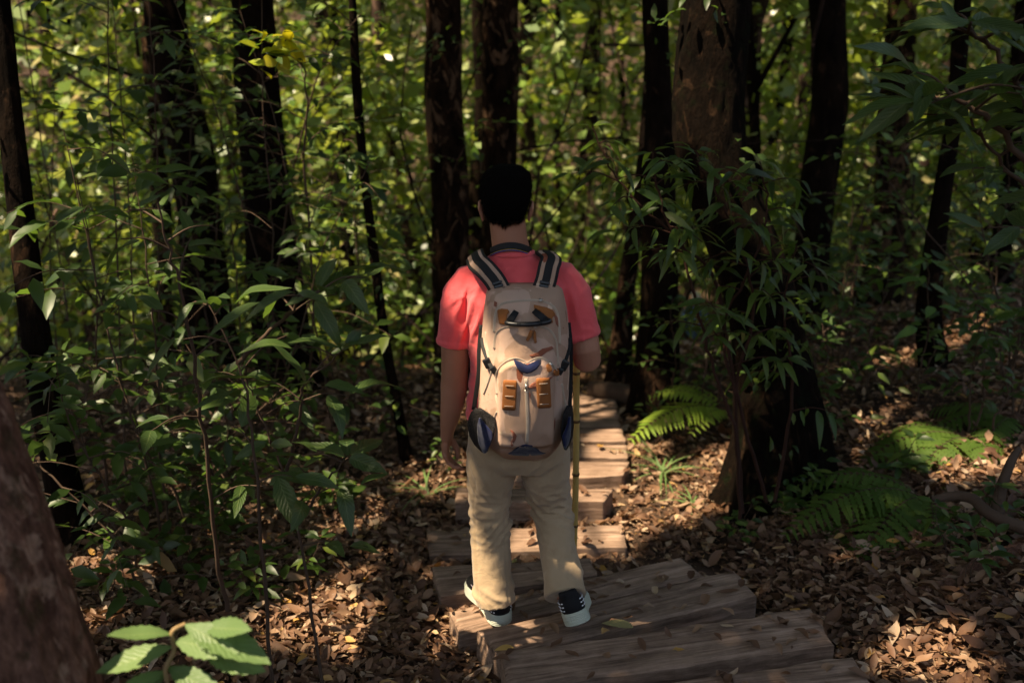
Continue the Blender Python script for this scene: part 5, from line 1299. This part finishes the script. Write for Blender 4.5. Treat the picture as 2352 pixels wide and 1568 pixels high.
V, F = pocketside(1, [(a, b, c_, d - .006, e_ - .02) for a, b, c_, d, e_ in Rb]); o2 = mk('blue_base', V, F, M['blue'], o); md = o2.modifiers.new('s', 'SOLIDIFY'); md.thickness = .003; md.offset = 0
# small woven label, illegible white strokes
lb = patch('woven_label', rrect((1298, 972), 8, 36, 4, 1), M['black_web'], .022, .002)
band('label_stroke', [(1299, 960), (1298, 968)], .002, M['white'], .025, .001, lb); band('label_stroke', [(1298, 972), (1297, 982)], .002, M['white'], .025, .001, lb)
# shoulder straps
def shoulder(pts):
    P = curve([Vector(p) for p in pts], 7); n = len(P)
    t = (P[1] - P[0]).normalized(); ref = (Vector((1, 0, 0)) - t * t.x).normalized()
    V, F = tube(P, [(.037, .0055)] * n, 16, sq=5, twist0=ref); s_ = mk('shoulder_strap', V, F, M['black_web'], pk)
    def nrmv(i):
        t = (P[min(i + 1, n - 1)] - P[max(i - 1, 0)]).normalized(); return t.cross(ref).normalized()
    sg = 1 if nrmv(3).y < 0 else -1
    off = lambda d, i0, i1: [P[i] + nrmv(i) * sg * d for i in range(i0, i1)]
    V, F = tube(off(.0035, 0, n), [(.0275, .005)] * n, 14, sq=5, twist0=ref); mk('padding', V, F, M['camo'], s_)
    V, F = tube(off(.0095, 1, n - 8), [(.0135, .0018)] * (n - 9), 12, sq=5, twist0=ref); mk('webbing', V, F, M['black_web'], s_)
    i = 8; c = P[i] + nrmv(i) * sg * .014; tt = (P[i + 1] - P[i - 1]).normalized()
    q = Matrix((ref, tt.cross(ref) * 1, tt)).transposed().to_quaternion()
    bk = None
    for d, sx, sz, sy in ((-.010, .036, .014, .010), (.006, .032, .010, .013), (.018, .034, .009, .009)):
        V, F = box(c + tt * d, sx, sy, sz, q); b = mk('buckle', V, F, M['black_plastic'], s_, smooth=False); bv = b.modifiers.new('b', 'BEVEL'); bv.width = .002; bv.segments = 2
pA = [W(1154, 690, 3.255), W(1148, 665, 3.277), W(1134, 640, 3.288), W(1114, 617, 3.298), W(1097, 602, 3.325)]
shoulder(pA + [Vector((-.128, 3.385, 1.428)), Vector((-.132, 3.45, 1.418)), Vector((-.128, 3.515, 1.36)), Vector((-.125, 3.535, 1.25))])
pB = [W(1243, 690, 3.255), W(1247, 665, 3.277), W(1255, 640, 3.288), W(1261, 612, 3.298), W(1266, 594, 3.325)]
shoulder(pB + [Vector((.118, 3.385, 1.438)), Vector((.12, 3.45, 1.425)), Vector((.12, 3.515, 1.37)), Vector((.12, 3.535, 1.25))])

# ------------------------------------------------------------------ second walker far down the path
c0 = W(1598, 672, 19.0); gx0, gy0 = c0.x, 19.0; gz0 = c0.z - 1.72
w2 = empty('person', (gx0, gy0, gz0), 'distant walker in a blue top and white cap half hidden by the climber leaves', 'person')
T = lambda p: Vector((gx0 + p[0], gy0 + p[1], gz0 + p[2]))
def TT(vf): return [T(v) for v in vf[0]], vf[1]
bp = [TT(ball((0, 0, 1.6), .075, .092, .115)), TT(tube([(0, 0, 1.4), (0, 0, 1.55)], [.06, .055], 12)), TT(hloft([(.85, 0, 0, .14, .1, 2.3), (1.1, 0, 0, .13, .09, 2.3), (1.38, 0, 0, .17, .09, 2.3), (1.43, 0, 0, .08, .05, 2)], 20))]
for sx in (-1, 1):
    bp += [TT(tube([(sx * .17, 0, 1.38), (sx * .21, -.02, 1.15), (sx * .22, .04, .95), (sx * .2, .12, .82)], [.05, .045, .038, .025], 12)), TT(tube([(sx * .09, 0, .9), (sx * .1, .02, .5), (sx * .1, 0, .08)], [.085, .06, .04], 12)), TT(ball((sx * .2, .14, .77), .03, .04, .05))]
    bp += [TT(tube([(sx * .2 + f * .014, .15, .75), (sx * .2 + f * .016, .17, .70), (sx * .2 + f * .016, .17, .67)], [.009, .008, .006], 8)) for f in (-2, -.8, .4, 1.6)] + [TT(tube([(sx * .18, .16, .79), (sx * .16, .18, .76)], [.011, .008], 8))]
remeshed('body', bp, .012, M['skin'], w2, smooth=2)
remeshed('blue_top', [TT(hloft([(.8, 0, 0, .18, .13, 2.3), (1.1, 0, 0, .165, .12, 2.3), (1.38, 0, 0, .19, .115, 2.3), (1.45, 0, 0, .09, .07, 2)], 20))] + [TT(tube([(sx * .14, 0, 1.38), (sx * .2, -.01, 1.25), (sx * .215, -.02, 1.08)], [.07, .068, .065], 12)) for sx in (-1, 1)], .015, plain('blue_cotton', (.16, .30, .62), .8), w2, smooth=2)
remeshed('trousers', [TT(hloft([(.7, 0, 0, .17, .12, 2.3), (.86, 0, 0, .165, .12, 2.3)], 20))] + [TT(tube([(sx * .09, 0, .8), (sx * .1, .02, .45), (sx * .1, 0, .08)], [.1, .085, .075], 12)) for sx in (-1, 1)], .015, plain('dark_cotton', (.01, .01, .014), .85), w2, smooth=2)
cp = [TT(hloft([(1.63, 0, 0, .095, .115, 2), (1.69, 0, 0, .09, .11, 2), (1.73, 0, 0, .06, .075, 2), (1.745, 0, 0, .02, .03, 2)], 20)), TT(hloft([(1.632, -.05, -.09, .075, .085, 2), (1.642, -.05, -.09, .07, .08, 2)], 20))]
remeshed('cap', cp, .008, plain('white_cap', (.8, .78, .76), .8), w2, smooth=2)
for sx in (-1, 1):
    V, F = TT(tube([(sx * .1, -.08, .04), (sx * .1, .02, .05), (sx * .1, .16, .03)], [.035, .045, .025], 12)); mk('shoe', V, F, M['black_mesh'], w2)
